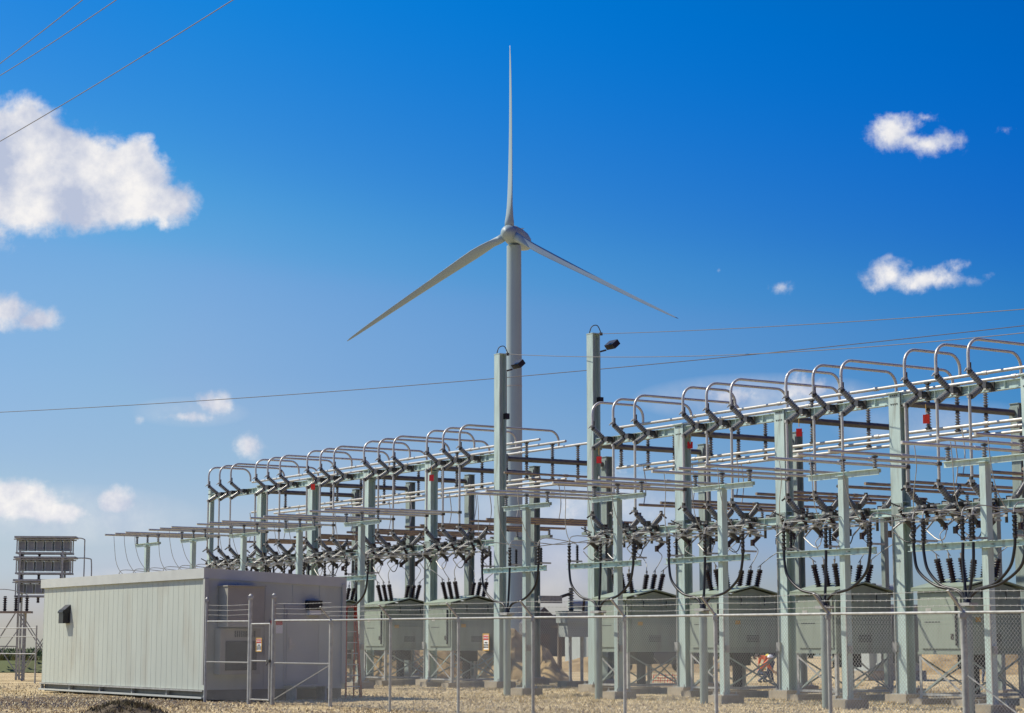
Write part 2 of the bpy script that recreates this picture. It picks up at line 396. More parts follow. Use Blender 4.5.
# ------------------------------------------------------------------ hoop switches on the top girder
def hoop_path(bend, ztop=9.95):
    r = .42; pts = [(-1.0, 0, 9.1), (-1.0, 0, ztop - r)]
    for i in range(1, 7): a = math.pi / 2 * i / 6; pts.append((-1.0 + r - r * math.cos(a), 0, ztop - r + r * math.sin(a)))
    for i in range(0, 7): a = math.pi / 2 * i / 6; pts.append((bend - r + r * math.sin(a), 0, ztop - r + r * math.cos(a)))
    pts.append((bend, 0, 9.36)); return pts
def switch_core(b_or_none=None): pass
def upper_bracket(b):
    b.box((-.33, 0, 8.66), (.5, .09, .10), M['darks']); b.box((-.12, 0, 8.66), (.05, .2, .26), M['darks'])
    b.box((-.5, 0, 8.68), (.14, .15, .17), M['galv']); b.box((-.22, .07, 8.74), (.24, .1, .1), M['darks']); b.tube([(-.3, -.1, 8.58), (-.3, .12, 8.58)], .03, M['galv'], 6)
def up_ins(b): b.sheds((-.55, 0, 8.72), (-1.0, 0, 9.05), .06, .10, 7, M['ins'])
def lo_ins(b): b.sheds((-.55, 0, 8.60), (-.98, 0, 8.32), .06, .10, 6, M['ins'])
def contact(b):
    b.box((-1.0, 0, 9.09), (.16, .09, .07), M['galv']); b.box((-.96, 0, 9.2), (.07, .07, .16), M['darks']); b.tube([(-1.08, 0, 9.1), (-1.16, 0, 9.02)], .02, M['galv'], 6)
def drop(b):
    b.tube([(-1.0, 0, 8.36), (-1.0, 0, 6.15)], .042, M['alu'], 8); b.box((-1.0, 0, 8.34), (.13, .08, .08), M['galv']); b.box((-1.0, 0, 6.58), (.13, .13, .1), M['darks'])
for k in BAYS:
    for i, off in enumerate((1, 0, -1)):
        t = empty('hoop_switch', W(k, 0) + AD * off * PH, TH,
                  f"{['short left', 'medium middle', 'long right'][i]} aluminium hoop over the top girder, {bay_name(k)}", 'switch', 'hoop switches on the upper girders')
        bend = BUS_B[i]
        part('hoop_pipe', f'hoop{i}', lambda b: b.tube(hoop_path(bend), .045, M['alu'], 8), t)
        part('bracket', 'ubr', upper_bracket, t); part('insulator', 'uin', up_ins, t); part('insulator', 'lin', lo_ins, t)
        part('contact', 'con', contact, t); part('drop_pipe', 'drp', drop, t)

# ------------------------------------------------------------------ knife switches on the lower girder, front and rear
def mid_bracket(b):
    b.box((-.33, 0, 5.5), (.5, .09, .12), M['darks']); b.box((-.12, 0, 5.45), (.05, .22, .3), M['darks'])
    b.box((-.52, 0, 5.52), (.2, .17, .26), M['galv']); b.box((-.52, .12, 5.42), (.1, .1, .1), M['darks'])
def m_up(b): b.sheds((-.56, 0, 5.58), (-1.0, 0, 5.96), .06, .105, 7, M['ins'])
def m_lo(b): b.sheds((-.56, 0, 5.44), (-1.02, 0, 5.14), .06, .105, 7, M['ins'])
def m_blade(b):
    b.box((-1.03, 0, 6.02), (.2, .1, .08), M['galv']); b.box((-.98, .05, 6.1), (.08, .08, .14), M['darks'])
    b.bar((-1.08, 0, 6.02), (-1.22, .04, 5.92), .03, .05, M['darks'])
    b.box((-1.05, 0, 5.1), (.22, .12, .08), M['galv']); b.bar((-1.1, 0, 5.08), (-.78, .03, 4.86), .07, .12, M['darks'])
    b.bar((-1.1, -.06, 5.12), (-1.3, -.3, 5.14), .03, .05, M['alu']); b.box((-.8, .02, 4.86), (.1, .1, .2), M['brown'])
    b.bar((-.7, .1, 5.12), (-.95, .42, 5.06), .035, .05, M['alu']); b.bar((-.9, -.5, 5.3), (-.9, .35, 5.3), .03, .03, M['alu']); b.box((-.62, -.2, 5.62), (.14, .1, .16), M['brown'])
    b.tube([(-.45, -.16, 5.35), (-.45, -.16, 4.95)], .045, M['darks'], 6); b.bar((-.5, .2, 5.7), (-.95, .1, 6.1), .03, .04, M['galv'])
rmat = Matrix.Rotation(math.pi, 4, 'Z')
def lead_fn(side, off, dz=0):
    # thin flexible lead from the switch jaw down to the breaker bushing
    y1 = (off * .42 - off * PH) * 1.0
    def fn(b):
        x0 = -.8; y0 = 0.02
        rx = -.78 + .0
        b.tube(smooth_path([(x0, y0, 4.8), (x0 - .22, y0 + y1 * .1 * side, 4.62), (x0 - .1, side * y1 * .65, 4.35), (-.66, side * y1, 4.05)], 5), .014, M['galv'], 5)
    return fn
for k in BAYS:
    for side, sn in ((1, 'front'), (-1, 'rear')):
        for i, off in enumerate((1, 0, -1)):
            t = empty('knife_switch', W(k, 0) + AD * off * PH, TH if side == 1 else TH + math.pi,
                      f"{PHN[i]} {sn} knife switch on the lower girder, {bay_name(k)}", 'switch', f'{sn} knife switches on the lower girders')
            part('bracket', 'mbr', mid_bracket, t); part('insulator', 'min', m_up, t); part('insulator', 'mlo', m_lo, t)
            part('blade', 'mbl', m_blade, t); part('flexible_lead', f'lead{side}{i}', lead_fn(side, off), t)

def fuse_rack(k):
    t = empty('fuse_rack', W(k, 0), TH, 'rack of tilted fuses slung under the lower girder, ' + bay_name(k), 'fuse rack', 'fuse racks under the lower girders')
    part('rail', 'frail', lambda b: (b.box((-.62, 0, 5.06), (.05, 4.2, .06), M['galv']), b.box((-.62, 0, 5.3), (.03, 4.2, .03), M['alu']), [b.box((-.3, y, 5.22), (.6, .05, .05), M['steel']) for y in (-1.9, -.6, .6, 1.9)]), t)
    for i, y in enumerate((-1.75, -.85, -.4, .42, .8, 1.7)):
        part('fuse', f'fuse{i % 3}', lambda b: (b.sheds((-.62, 0, 5.12), (-.78, .02 + .05 * (i % 3), 5.42), .04, .075, 4, M['brown']), b.tube([(-.7, .1, 5.08), (-.86, .3, 4.78 + .05 * (i % 3))], .028, M['ins'], 6),
            b.box((-.78, .05, 5.46), (.14, .1, .05), M['alu']), b.box((-.68, .08, 5.1), (.12, .12, .05), M['alu']), b.bar((-.78, .05, 5.48), (-.95, .3, 5.62), .03, .04, M['darks'])), t, (0, y, 0))
    for i, (y, y2) in enumerate(((-1.75, -.85), (-.4, .42), (.8, 1.7))):
        part('jumper_lead', f'jmp{i}', lambda b: b.tube(smooth_path([(-.86, y + .3, 4.8), (-.95, y * .6 + y2 * .4, 4.52), (-.95, y * .3 + y2 * .7, 4.5), (-.86, y2 + .3, 4.8)], 5), .018, M['alu'] if i % 2 else M['black'], 5), t)
for k in BAYS: fuse_rack(k)

# ------------------------------------------------------------------ front T supports, pipes, risers
def t_support(k):
    t = empty('bus_support', W(k, -4.56), TH, 'green T post with two arms in front, ' + bay_name(k), 'post', 'T-shaped bus supports in front')
    part('concrete_pier', 'pierT', pier(.75, .75, .2), t)
    def post(b):
        b.box((0, 0, 3.15), (.2, .2, 5.9), M['steel']); b.box((0, 0, 6.08), (.3, .3, .02), M['steel'])
        b.bar((-.1, -.104, .3), (-.1, -.104, 2.6), .03, .03, M['galv']); b.box((0, -.13, 1.5), (.12, .06, .2), M['galv'])
    part('post', 'tpost', post, t)
    part('upper_arm', 'tuarm', lambda b: (b.box((0, 0, 6.18), (.16, 2.75, .02), M['steel']), b.box((0, 0, 6.1), (.02, 2.75, .14), M['steel']), b.box((.07, 0, 6.13), (.02, 2.75, .08), M['steel'])), t)
    def la(b):
        b.box((-.13, .62, 4.14), (.13, 3.85, .018), M['steel']); b.box((-.13, .62, 3.98), (.13, 3.85, .018), M['steel']); b.box((-.09, .62, 4.06), (.018, 3.85, .15), M['steel'])
        for y in (-1.1, -.3, .5, 1.3, 2.1): b.tube([(-.2, y, 4.06), (-.08, y, 4.06)], .02, M['galv'], 6)
    part('lower_arm', 'tlarm', la, t)
    for y in (-PH, 0, PH):
        part('post_insulator', 'tins', lambda b: (b.sheds((0, 0, 6.19), (0, 0, 6.5), .04, .07, 4, M['ins']), b.box((0, 0, 6.505), (.12, .12, .04), M['darks'])), t, (0, y, 0))
    for y in (2.0, .42, -1.05):
        part('surge_arrester', 'tarr', lambda b: b.sheds((-.13, 0, 4.15), (-.13, 0, 4.72), .03, .058, 9, M['black']), t, (0, y, 0))
    for y, y2 in ((PH, 2.0), (0, .42), (-PH, -1.05)):
        part('hanging_lead', f'tlead{y}', lambda b: b.tube(smooth_path([(-1.15, y, 6.52), (-1.1, y, 6.0), (-.85, (y + y2) / 2, 5.35), (-.45, y2, 4.9), (-.13, y2, 4.74)], 5), .012, M['galv'], 5), t)
for k in BAYS: t_support(k)
for k in BAYS:
    for i, off in enumerate((1, 0, -1)):
        pipe('bus_pipe', W(k, -6.15, 6.58) + AD * off * PH, W(k, -.92, 6.58) + AD * off * PH, .045, M['alu'],
             f"{PHN[i]} pipe on top of the T post, {bay_name(k)}", 'pipe', 'pipes on the T-shaped posts')
        pipe('bus_pipe', W(k, 1.0, 6.45) + AD * off * PH, W(k, 7.4, 6.45) + AD * off * PH, .05, M['alu2'],
             f"{PHN[i]} brownish pipe behind the lower girder, {bay_name(k)}", 'pipe', 'brownish pipes behind the lower girders')
# rear supports for those pipes and verticals dropping from the lower buses
for k in BAYS:
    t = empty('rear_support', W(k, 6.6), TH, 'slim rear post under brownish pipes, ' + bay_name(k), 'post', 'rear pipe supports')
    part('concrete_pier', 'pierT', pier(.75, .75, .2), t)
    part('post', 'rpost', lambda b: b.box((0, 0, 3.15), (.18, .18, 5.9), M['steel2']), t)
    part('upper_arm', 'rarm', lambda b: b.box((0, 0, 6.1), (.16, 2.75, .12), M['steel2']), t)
    for y in (-PH, 0, PH):
        part('post_insulator', 'rins', lambda b: b.sheds((0, 0, 6.16), (0, 0, 6.42), .04, .07, 3, M['ins']), t, (0, y, 0))
        part('drop_wire', f'rdrop{y}', lambda b: b.tube(smooth_path([(-6.6 + BUS_B[{PH: 0, 0: 1, -PH: 2}[y]], y, 7.84), (-6.5 + BUS_B[{PH: 0, 0: 1, -PH: 2}[y]], y, 7.1), (-6.6 + BUS_B[{PH: 0, 0: 1, -PH: 2}[y]], y, 6.48)], 4), .02, M['alu'], 5), t)

def riser(k):
    dbl = k < -1
    t = empty('cable_riser', W(k, -5.32), TH, ('round post with six' if dbl else 'round post with three') + ' fanning black cables, ' + bay_name(k), 'post', 'cable riser posts')
    part('post', 'ripost', lambda b: (b.tube([(0, 0, -.1), (0, 0, 2.55)], .115, M['steel2'], 14), b.box((0, 0, 2.6), (.3, .42, .08), M['galv'])), t)
    part('cable_boot', 'riboot', lambda b: (b.tube([(0, 0, 2.6), (0, 0, 2.78)], [.11, .07], M['black'], 10), b.box((.08, 0, 2.5), (.12, .2, .16), M['galv'])), t)
    for y in (-1.68, 0, 1.68):
        for d in ((-.0,) if not dbl else (-.17, .17)):
            yy = y + d
            def cab(b):
                if y == 0: P = [(0, d * .2, 2.68), (.04, d * .5, 3.0), (.08, yy, 3.6), (.1, yy, 4.1)]
                else:
                    s_ = 1 if y > 0 else -1
                    P = [(0, s_ * .04, 2.68), (.02, s_ * .3 + d * .3, 2.93), (.04, y * .58 + d * .6, 3.08), (.07, y * .9 + d, 3.45), (.09, yy * .99, 3.9), (.1, yy, 4.2)]
                b.tube(smooth_path(P, 6), .038, M['black'], 8)
            c = part('cable', f'cab{y}{d}', cab, t)
            part('cable_end', f'cabend{y}{d}', lambda b: (b.sheds((.1, yy, 4.15), (.1, yy, 4.75), .04, .062, 5, M['black']), b.tube([(.1, yy, 4.75), (.1, yy, 4.86)], .02, M['alu'], 6), b.box((.33, yy, 4.2), (.5, .06, .05), M['galv']),
                b.tube(smooth_path([(.1, yy, 4.84), (.4, yy, 5.0), (2.0, yy * .85, 4.9), (3.3, yy * .72, 5.08)], 5), .015, M['galv'], 5)), c)
for k in BAYS: riser(k)

# ------------------------------------------------------------------ circuit breakers
def breaker(k):
    t = empty('circuit_breaker', W(k, 0), TH, 'sage green breaker cabinet on legs, ' + bay_name(k), 'cabinet', 'breaker cabinets')
    hx, hy = 1.1, .875; z0, z1 = 1.36, 3.12
    def cab(b):
        b.box((0, 0, (z0 + z1) / 2), (2 * hx, 2 * hy, z1 - z0), M['cab'])
        b.add([(-hx, -hy, z1), (hx, -hy, z1), (0, -hy, z1 + .24), (-hx, hy, z1), (hx, hy, z1), (0, hy, z1 + .24)], [(0, 1, 2), (5, 4, 3), (0, 3, 4, 1)], M['cab'])
        for y in (-.3, .3): b.box((-hx - .008, y, (z0 + z1) / 2 + .02), (.016, .03, z1 - z0 - .15), M['cab'])
        for x in (-.55, 0, .55): b.box((x, -hy - .006, (z0 + z1) / 2), (.02, .012, z1 - z0 - .2), M['cab'])
        b.box((0, 0, z0 + .03), (2 * hx + .05, 2 * hy + .05, .06), M['cab'])
        for i in range(5): b.box((.0, -hy - .034, z0 + .35 + i * .045), (.5, .012, .018), M['dark'])
        b.box((-hx - .04, .42, 2.55), (.006, .22, .14), M['alu']); b.box((-.6, -hy - .034, 2.3), (.2, .008, .12), M['signy'])
    part('cabinet', 'bcab', cab, t)
    def roof(b):
        o = .12
        for s_ in (-1, 1):
            a = Vector((0, 0, z1 + .30)); e = Vector((s_ * (hx + o), 0, z1 + .03)); d = (e - a).normalized(); nrm = Vector((-d.z * s_, 0, d.x * s_)) * .035
            vs = []
            for y in (-hy - o, hy + o):
                for p in (a, e): vs += [Vector((p.x, y, p.z)), Vector((p.x, y, p.z)) + nrm]
            b.add(vs, [(0, 2, 3, 1), (4, 5, 7, 6), (0, 1, 5, 4), (2, 6, 7, 3), (0, 4, 6, 2), (1, 3, 7, 5)], M['cabroof'])
            b.box((s_ * (hx + o), 0, z1 - .005), (.02, 2 * (hy + o), .06), M['cabroof'])
    part('roof', 'broof', roof, t)
    dr = part('door', 'bdoor', lambda b: (b.box((-hx - .02, -.02, (z0 + z1) / 2 + .03), (.03, 1.5, z1 - z0 - .26), M['cab']),
        b.box((-hx - .037, .3, (z0 + z1) / 2), (.006, .6, .02), M['dark']), b.box((-hx - .037, -.45, (z0 + z1) / 2 - .4), (.008, .12, .16), M['darks'])), t)
    part('handle', 'bhan', lambda b: b.bar((-hx - .06, -.62, 1.6), (-hx - .06, -.62, 2.9), .05, .04, M['dark']), dr)
    part('panel', 'bpan', lambda b: (b.box((0, -hy - .018, (z0 + z1) / 2 + .02), (1.9, .02, z1 - z0 - .3), M['cab']),
        b.box((.5, -hy - .035, z1 - .16), (.02, .02, .24), M['dark']), b.box((-.45, -hy - .035, z1 - .16), (.02, .02, .24), M['dark'])), t)
    for sx in (-1, 1):
        for sy in (-1, 1):
            part('leg', f'bleg{sx}{sy}', lambda b: (b.box((sx * (hx - .05), sy * (hy - .01), .76), (.09, .012, 1.2), M['galv']), b.box((sx * (hx - .005), sy * (hy - .05), .76), (.012, .09, 1.2), M['galv']),
                b.box((sx * (hx - .06), sy * (hy - .06), .17), (.2, .2, .02), M['galv'])), t)
    def brace(b):
        for s_ in (-1, 1):
            b.bar((s_ * hx, -hy + .05, .28), (s_ * hx, hy - .05, 1.28), .05, .012, M['galv'], (1, 0, 0)); b.bar((s_ * (hx - .03), hy - .05, .28), (s_ * (hx - .03), -hy + .05, 1.28), .05, .012, M['steel2'], (1, 0, 0))
            b.bar((-hx + .05, s_ * hy, .28), (hx - .05, s_ * hy, 1.28), .05, .012, M['steel2'], (0, 1, 0)); b.bar((hx - .05, s_ * (hy - .03), .28), (-hx + .05, s_ * (hy - .03), 1.28), .05, .012, M['steel2'], (0, 1, 0))
            b.box((0, s_ * (hy - .02), .27), (2 * hx, .05, .06), M['galv']); b.box((s_ * (hx - .02), 0, .27), (.05, 2 * hy, .06), M['galv'])
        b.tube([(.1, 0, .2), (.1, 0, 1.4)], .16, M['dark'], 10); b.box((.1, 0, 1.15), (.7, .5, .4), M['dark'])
    part('brace', 'bbrace', brace, t)
    for s_ in (-1, 1):
        for j in (-1, 0, 1):
            def bush(b):
                p = (s_ * .55, j * .42, z1 + .14); q = (s_ * .72, j * .46, z1 + .86)
                b.sheds(p, q, .065, .105, 9, M['brown'], 10)
                b.tube([q, (s_ * .745, j * .465, z1 + 1.0)], .022, M['alu'], 6)
            part('bushing', f'bbush{s_}{j}', bush, t)
    part('concrete_pier', 'bpier', lambda b: [b.box((0, s_ * .8, .05), (2.7, .5, .22), M['conc']) for s_ in (-1, 1)], t)
    part('control_conduit', 'bcond', lambda b: (b.tube([(hx + .25, -.6, 0), (hx + .25, -.6, 2.2), (hx + .02, -.6, 2.4)], .03, M['galv'], 6), b.tube([(hx + .3, -.45, 0), (hx + .3, -.45, 1.9)], .02, M['galv'], 6)), t)
for k in BAYS: breaker(k)

# ------------------------------------------------------------------ red tags on the girders
def red_tag(p, lab, tilt):
    b = MB(); b.box((0, 0, -.17), (.18, .02, .25), M['redtag'], Matrix.Rotation(tilt, 3, 'X')); b.tube([(0, 0, 0), (0, .01, .25)], .012, M['signy'], 5)
    o = link('warning_tag', b.build_mesh('warning_tag'), None, p); o.rotation_euler = (0, 0, TH - R(40)); tag(o, lab, 'tag', 'red tags on the girders')
red_tag(at(926, 413, 55.6), 'bright red tag hanging from the upper girder beside the rightmost column', R(12))
red_tag(at(799, 427, 61.5), 'bright red tag hanging from the upper girder above the sloping cable arms', R(-10))
red_tag(at(690, 440, 66.5), 'small red tag just right of the second front column from the floodlight pole', R(-25))
red_tag(at(599, 455, 70.4), 'small reddish tag hanging on the floodlight pole nearer the camera', R(-15))
red_tag(at(431.5, 473.5, 78.0), 'small orange-red tag on the front column first left of the turbine', R(-12))
red_tag(at(313, 483, 86.5), 'small orange-red tag on the third front column left of the turbine', R(5))

# ------------------------------------------------------------------ control building
B0 = Vector((-9.03, 59.6, 0)); BL, BW = 13.55, 4.58
bt = empty('control_building', B0, TH, 'long pale prefabricated metal control building at the left of the yard', 'building')
def walls(b):
    z0, zf, zb = .30, 3.62, 3.42
    vs = [(0, 0, z0), (BW, 0, z0), (BW, BL, z0), (0, BL, z0), (0, 0, zf), (BW, 0, zb), (BW, BL, zb), (0, BL, zf)]
    b.add(vs, [(0, 1, 5, 4), (1, 2, 6, 5), (2, 3, 7, 6), (3, 0, 4, 7), (4, 5, 6, 7), (0, 3, 2, 1)], M['siding'])
    n = 34
    for i in range(n + 1):
        y = BL * i / n; b.box((-.001, min(max(y, .03), BL - .03), (z0 + zf) / 2), (.006, .02, zf - z0 - .01), M['siding'])
    for i in range(1, 5): b.box((BW * i / 5 + .1, -.006, (z0 + zb) / 2), (.02, .016, zb - z0 - .02), M['siding'])
part('wall', 'bldwall', walls, bt)
part('skid_base', 'bldskid', lambda b: (b.box((BW / 2 + .05, BL / 2, .15), (BW - .1, BL - .1, .29), M['tubem']), b.box((.0, BL / 2, .27), (.16, BL + .04, .04), M['galv']), b.box((-.02, BL / 2, .07), (.16, BL + .04, .05), M['roofm']),
    [b.box((.03, BL * i / 5, .17), (.1, .06, .16), M['galv']) for i in range(6)]), bt)
def roof(b):
    zf, zb, o, t = 3.56, 3.36, .1, .30
    vs = [(-o, -.04, zf), (BW + o, -.04, zb), (BW + o, BL + o, zb), (-o, BL + o, zf)]; vs += [(x, y, z + t) for x, y, z in vs]
    b.add(vs, [(0, 1, 5, 4), (1, 2, 6, 5), (2, 3, 7, 6), (3, 0, 4, 7), (4, 5, 6, 7), (0, 3, 2, 1)], M['roofm'])
part('roof', 'bldroof', roof, bt)
part('corner_trim', 'bldcorner', lambda b: b.box((-.02, -.02, 2.0), (.13, .13, 3.1), M['siding2']), bt)
part('corner_trim', 'bldcorner2', lambda b: b.box((BW + .0, -.02, 1.95), (.13, .13, 3.0), M['siding2']), bt)
dr = part('door', 'blddoor', lambda b: (b.box((3.15, -.03, 1.62), (1.0, .05, 2.15), M['siding2']), b.box((3.15, -.012, 1.64), (1.16, .03, 2.32), M['siding2'])), bt)
part('handle', 'blddh', lambda b: (b.box((2.76, -.07, 1.65), (.09, .03, .34), M['alu']), b.bar((2.76, -.11, 1.62), (2.9, -.11, 1.62), .03, .03, M['alu'])), dr)
part('door_step', 'bldstep', lambda b: (b.box((3.15, -.42, .40), (1.2, .7, .05), M['galv']), [b.box((3.15 + s_ * .5, -.42, .18), (.05, .6, .4), M['galv']) for s_ in (-1, 1)]), bt)
def wlamp(b):
    b.box((3.5, -.14, 2.80), (.46, .26, .28), M['black']); b.box((3.5, -.15, 2.58), (.38, .2, .16), M['lampg'])
part('wall_lamp', 'bldlamp', wlamp, bt)
def vent(b):
    y = 11.2; b.box((-.13, y, 2.55), (.24, .42, .46), M['black']); b.add([(-.28, y - .24, 2.72), (-.0, y - .24, 2.95), (-.0, y + .24, 2.95), (-.28, y + .24, 2.72), (-.28, y - .24, 2.66), (-.28, y + .24, 2.66), (0, y - .24, 2.66), (0, y + .24, 2.66)],
      [(0, 1, 2, 3), (0, 3, 5, 4), (0, 4, 6, 1), (3, 2, 7, 5), (4, 5, 7, 6)], M['black'])
part('vent_hood', 'bldvent', vent, bt)
part('notice_plate', 'bldsign', lambda b: (b.box((2.3, -.03, 2.15), (.42, .02, .40), M['signw']), b.box((2.3, -.045, 2.27), (.40, .012, .14), M['signr'])), bt)
# air conditioner on the end wall
ac = empty('air_conditioner', B0, TH, 'tall tan wall air conditioner with dark grille on the shaded end wall', 'air conditioner')
def acb(b):
    b.box((.98, -.36, 2.72), (1.2, .66, 1.18), M['hvac']); b.box((.93, -.24, 1.42), (1.3, .42, 1.34), M['hvac'])
part('casing', 'accas', acb, ac)
def acg(b):
    b.box((.95, -.465, 1.30), (1.0, .03, .86), M['dark'])
    for i in range(14): b.box((.95, -.485, .92 + i * .058), (.98, .015, .012), M['darks'])
    for i in range(10): b.box((.75 + i * .07, -.46, 1.93), (.035, .03, .18), M['dark'])
part('grille', 'acgr', acg, ac)
part('rain_hood', 'achood', lambda b: b.box((.98, -.38, 3.33), (1.26, .72, .035), M['hvac']), ac)

# ladder against the building corner
lt = empty('stepladder', at(350, 694, 63.0), R(20), 'worn red fibreglass stepladder beside the building end wall', 'ladder')
lt.location.z = 0
def lrail(b, s_, top=2.75):
    b.bar((s_ * .22, -.35, 0), (s_ * .15, .0, top), .03, .08, M['ladder'])
for s_ in (-1, 1): part('rail', f'lr{s_}', lambda b: b.bar((s_ * .24, -.38, 0), (s_ * .14, 0, 2.75), .06, .10, M['ladder']), lt)
for s_ in (-1, 1): part('rear_rail', f'lrr{s_}', lambda b: b.bar((s_ * .27, .55, 0), (s_ * .14, .05, 2.7), .055, .08, M['ladder']), lt)
for i in range(1, 8):
    f = i / 8.2
    part('step', f'ls{i}', lambda b: b.box((0, -.38 + .38 * f, 2.75 * f), (.48 - .2 * f, .09, .03), M['alu']), lt)
part('top_cap', 'lcap', lambda b: b.box((0, .02, 2.78), (.36, .2, .06), M['ladder']), lt)

# ------------------------------------------------------------------ perimeter fence
FX = [(207, 59.7), (331, 54.3), (390.5, 50.7), (458.5, 47.7), (533, 44.7), (624.5, 42.2), (715.5, 39.1), (829, 36.2), (964, 33.4)]
fp = []
for x, Y in FX:
    fp.append(Vector(((x - 512) / F_PX * Y * math.cos(R(PITCH)), Y, 0)))
fp[0] = B0 + Vector((.10, -.45, 0)); fp[0].z = 0
last = fp[-1] + (fp[-1] - fp[-2]); fp.append(last); fp.append(last + (fp[-1] - fp[-2]))
HR = 2.24
def rail_h(i): return 2.29 - .012 * i
G0 = fp[0].lerp(fp[1], .37); G1 = fp[0].lerp(fp[1], .56)
fence = empty('chain_link_fence', fp[1], 0, 'galvanised chain link fence with barbed wire running across the front', 'fence')
O = fp[1]
def fpart(name, b): return link(name, b.build_mesh(name), fence)
def post_mesh(p, h, r, arm=True, d=None):
    b = MB(); q = p - O
    b.tube([q + Vector((0, 0, -.1)), q + Vector((0, 0, h))], r, M['galv'], 10)
    b.tube([q + Vector((0, 0, h)), q + Vector((0, 0, h + .05))], [r * 1.15, r * .3], M['galv'], 10)
    b.box(q + Vector((0, 0, h - .05)), (r * 2.6, r * 2.6, .07), M['galv'])
    if arm: b.bar(q + Vector((0, 0, h)), q + Vector((0, 0, h)) - BD * .34 + Vector((0, 0, .36)), .05, .03, M['galv'])
    return b
for i, p in enumerate(fp):
    if i == 0: fpart('post', post_mesh(p, 2.95, .045, False)); continue
    fpart('post', post_mesh(p, rail_h(i), .055 if i in (1, 8) else .036))
for i in range(len(fp) - 1):
    segs = [(fp[i], fp[i + 1])] if i else [(fp[0], G0), (G1, fp[1])]
    for p, q in segs:
        h0, h1 = rail_h(i), rail_h(i + 1)
        b = MB(); b.tube([p - O + Vector((0, 0, h0)), q - O + Vector((0, 0, h1))], .024, M['galv'], 8); fpart('top_rail', b)
        if i == 0:
            b = MB(); b.tube([p - O + Vector((0, 0, 1.12)), q - O + Vector((0, 0, 1.12))], .022, M['galv'], 8); fpart('middle_rail', b)
        # woven mesh: both families of diagonal wires
        b = MB(); d = (q - p); L = d.length; d.normalize(); nrm = Vector((-d.y, d.x, 0)); hh = (h0 + h1) / 2 - .03; st = .075; lo = .04
        off0 = -.03
        for fam in (0, 1):
            kx = -hh
            while kx < L:
                # line from (kx, lo) to (kx+hh, hh) for fam 0, mirrored for fam 1
                a0 = max(0, kx); z0 = lo + (a0 - kx); a1 = min(L, kx + hh - lo); z1 = lo + (a1 - kx)
                if a1 - a0 > .02:
                    if fam: za, zb = hh - (z0 - lo), hh - (z1 - lo)
                    else: za, zb = z0, z1
                    P = p - O + d * a0 + Vector((0, 0, za)) + nrm * (off0 + .004 * fam); Q = p - O + d * a1 + Vector((0, 0, zb)) + nrm * (off0 + .004 * fam)
                    w = .0030; u = (Q - P).normalized(); v = u.cross(nrm) * w
                    b.add([P - v, P + v, P + nrm * w, Q - v, Q + v, Q + nrm * w], [(0, 1, 4, 3), (1, 2, 5, 4), (2, 0, 3, 5)], M['mesh'])
                kx += st
        fpart('wire_mesh', b)
        for j in range(3):
            o_ = -BD * (.11 * (j + 1)) + Vector((0, 0, .115 * (j + 1)))
            if i == 0: o_ = Vector((0, 0, .14 * (j + 1) + .05))
            b = MB(); P = p - O + o_ + Vector((0, 0, h0)); Q = q - O + o_ + Vector((0, 0, h1)); mid = (P + Q) / 2 - Vector((0, 0, .02))
            b.tube([P, mid, Q], .0045, M['galv'], 5)
            nb = int((Q - P).length / .14)
            for s_ in range(1, nb):
                c = P.lerp(Q, s_ / nb) - Vector((0, 0, .02 * (1 - abs(2 * s_ / nb - 1)))); b.bar(c - Vector((.0, .0, .02)), c + Vector((.01, .01, .02)), .005, .005, M['galv'])
            fpart('barbed_wire', b)
b = MB(); b.bar(fp[1] - O + Vector((0, 0, 1.1)), G1 - O + Vector((0, 0, .1)), .02, .02, M['galv']); fpart('brace', b)
b = MB(); b.bar(fp[8] - O + Vector((0, 0, 1.2)), fp[8].lerp(fp[9], .6) - O + Vector((0, 0, .1)), .02, .02, M['galv']); fpart('brace', b)
for g in (G0, G1):
    fpart('gate_post', post_mesh(g, 3.0, .06, False))
# gate
gate = empty('fence_gate', G0, math.atan2((G1 - G0).y, (G1 - G0).x), 'narrow chain link gate between two tall posts beside the building', 'gate')
GL = (G1 - G0).length
def gfr(b):
    for x in (.13, GL - .13): b.tube([(x, -.03, .08), (x, -.03, 2.2)], .028, M['galv'], 8)
    for z in (.1, 1.17, 2.2): b.tube([(.13, -.03, z), (GL - .13, -.03, z)], .024, M['galv'], 8)
part('frame', 'gfr', gfr, gate)
def gmesh(b):
    st = .075; h = 2.1
    for fam in (0, 1):
        kx = -h
        while kx < GL - .26:
            a0 = max(0, kx); a1 = min(GL - .26, kx + h); z0 = a0 - kx; z1 = a1 - kx
            if fam: z0, z1 = h - z0, h - z1
            if a1 > a0 + .02: b.tube([(.13 + a0, -.05 + fam * .01, .1 + z0), (.13 + a1, -.05 + fam * .01, .1 + z1)], .004, M['mesh'], 3, False)
            kx += st
part('wire_mesh', 'gmesh', gmesh, gate)
part('latch', 'glatch', lambda b: (b.box((GL - .1, -.09, 1.17), (.16, .05, .08), M['darks']), b.tube([(GL - .1, -.1, 1.17), (GL - .1, -.16, 1.05)], .015, M['darks'], 6)), gate)

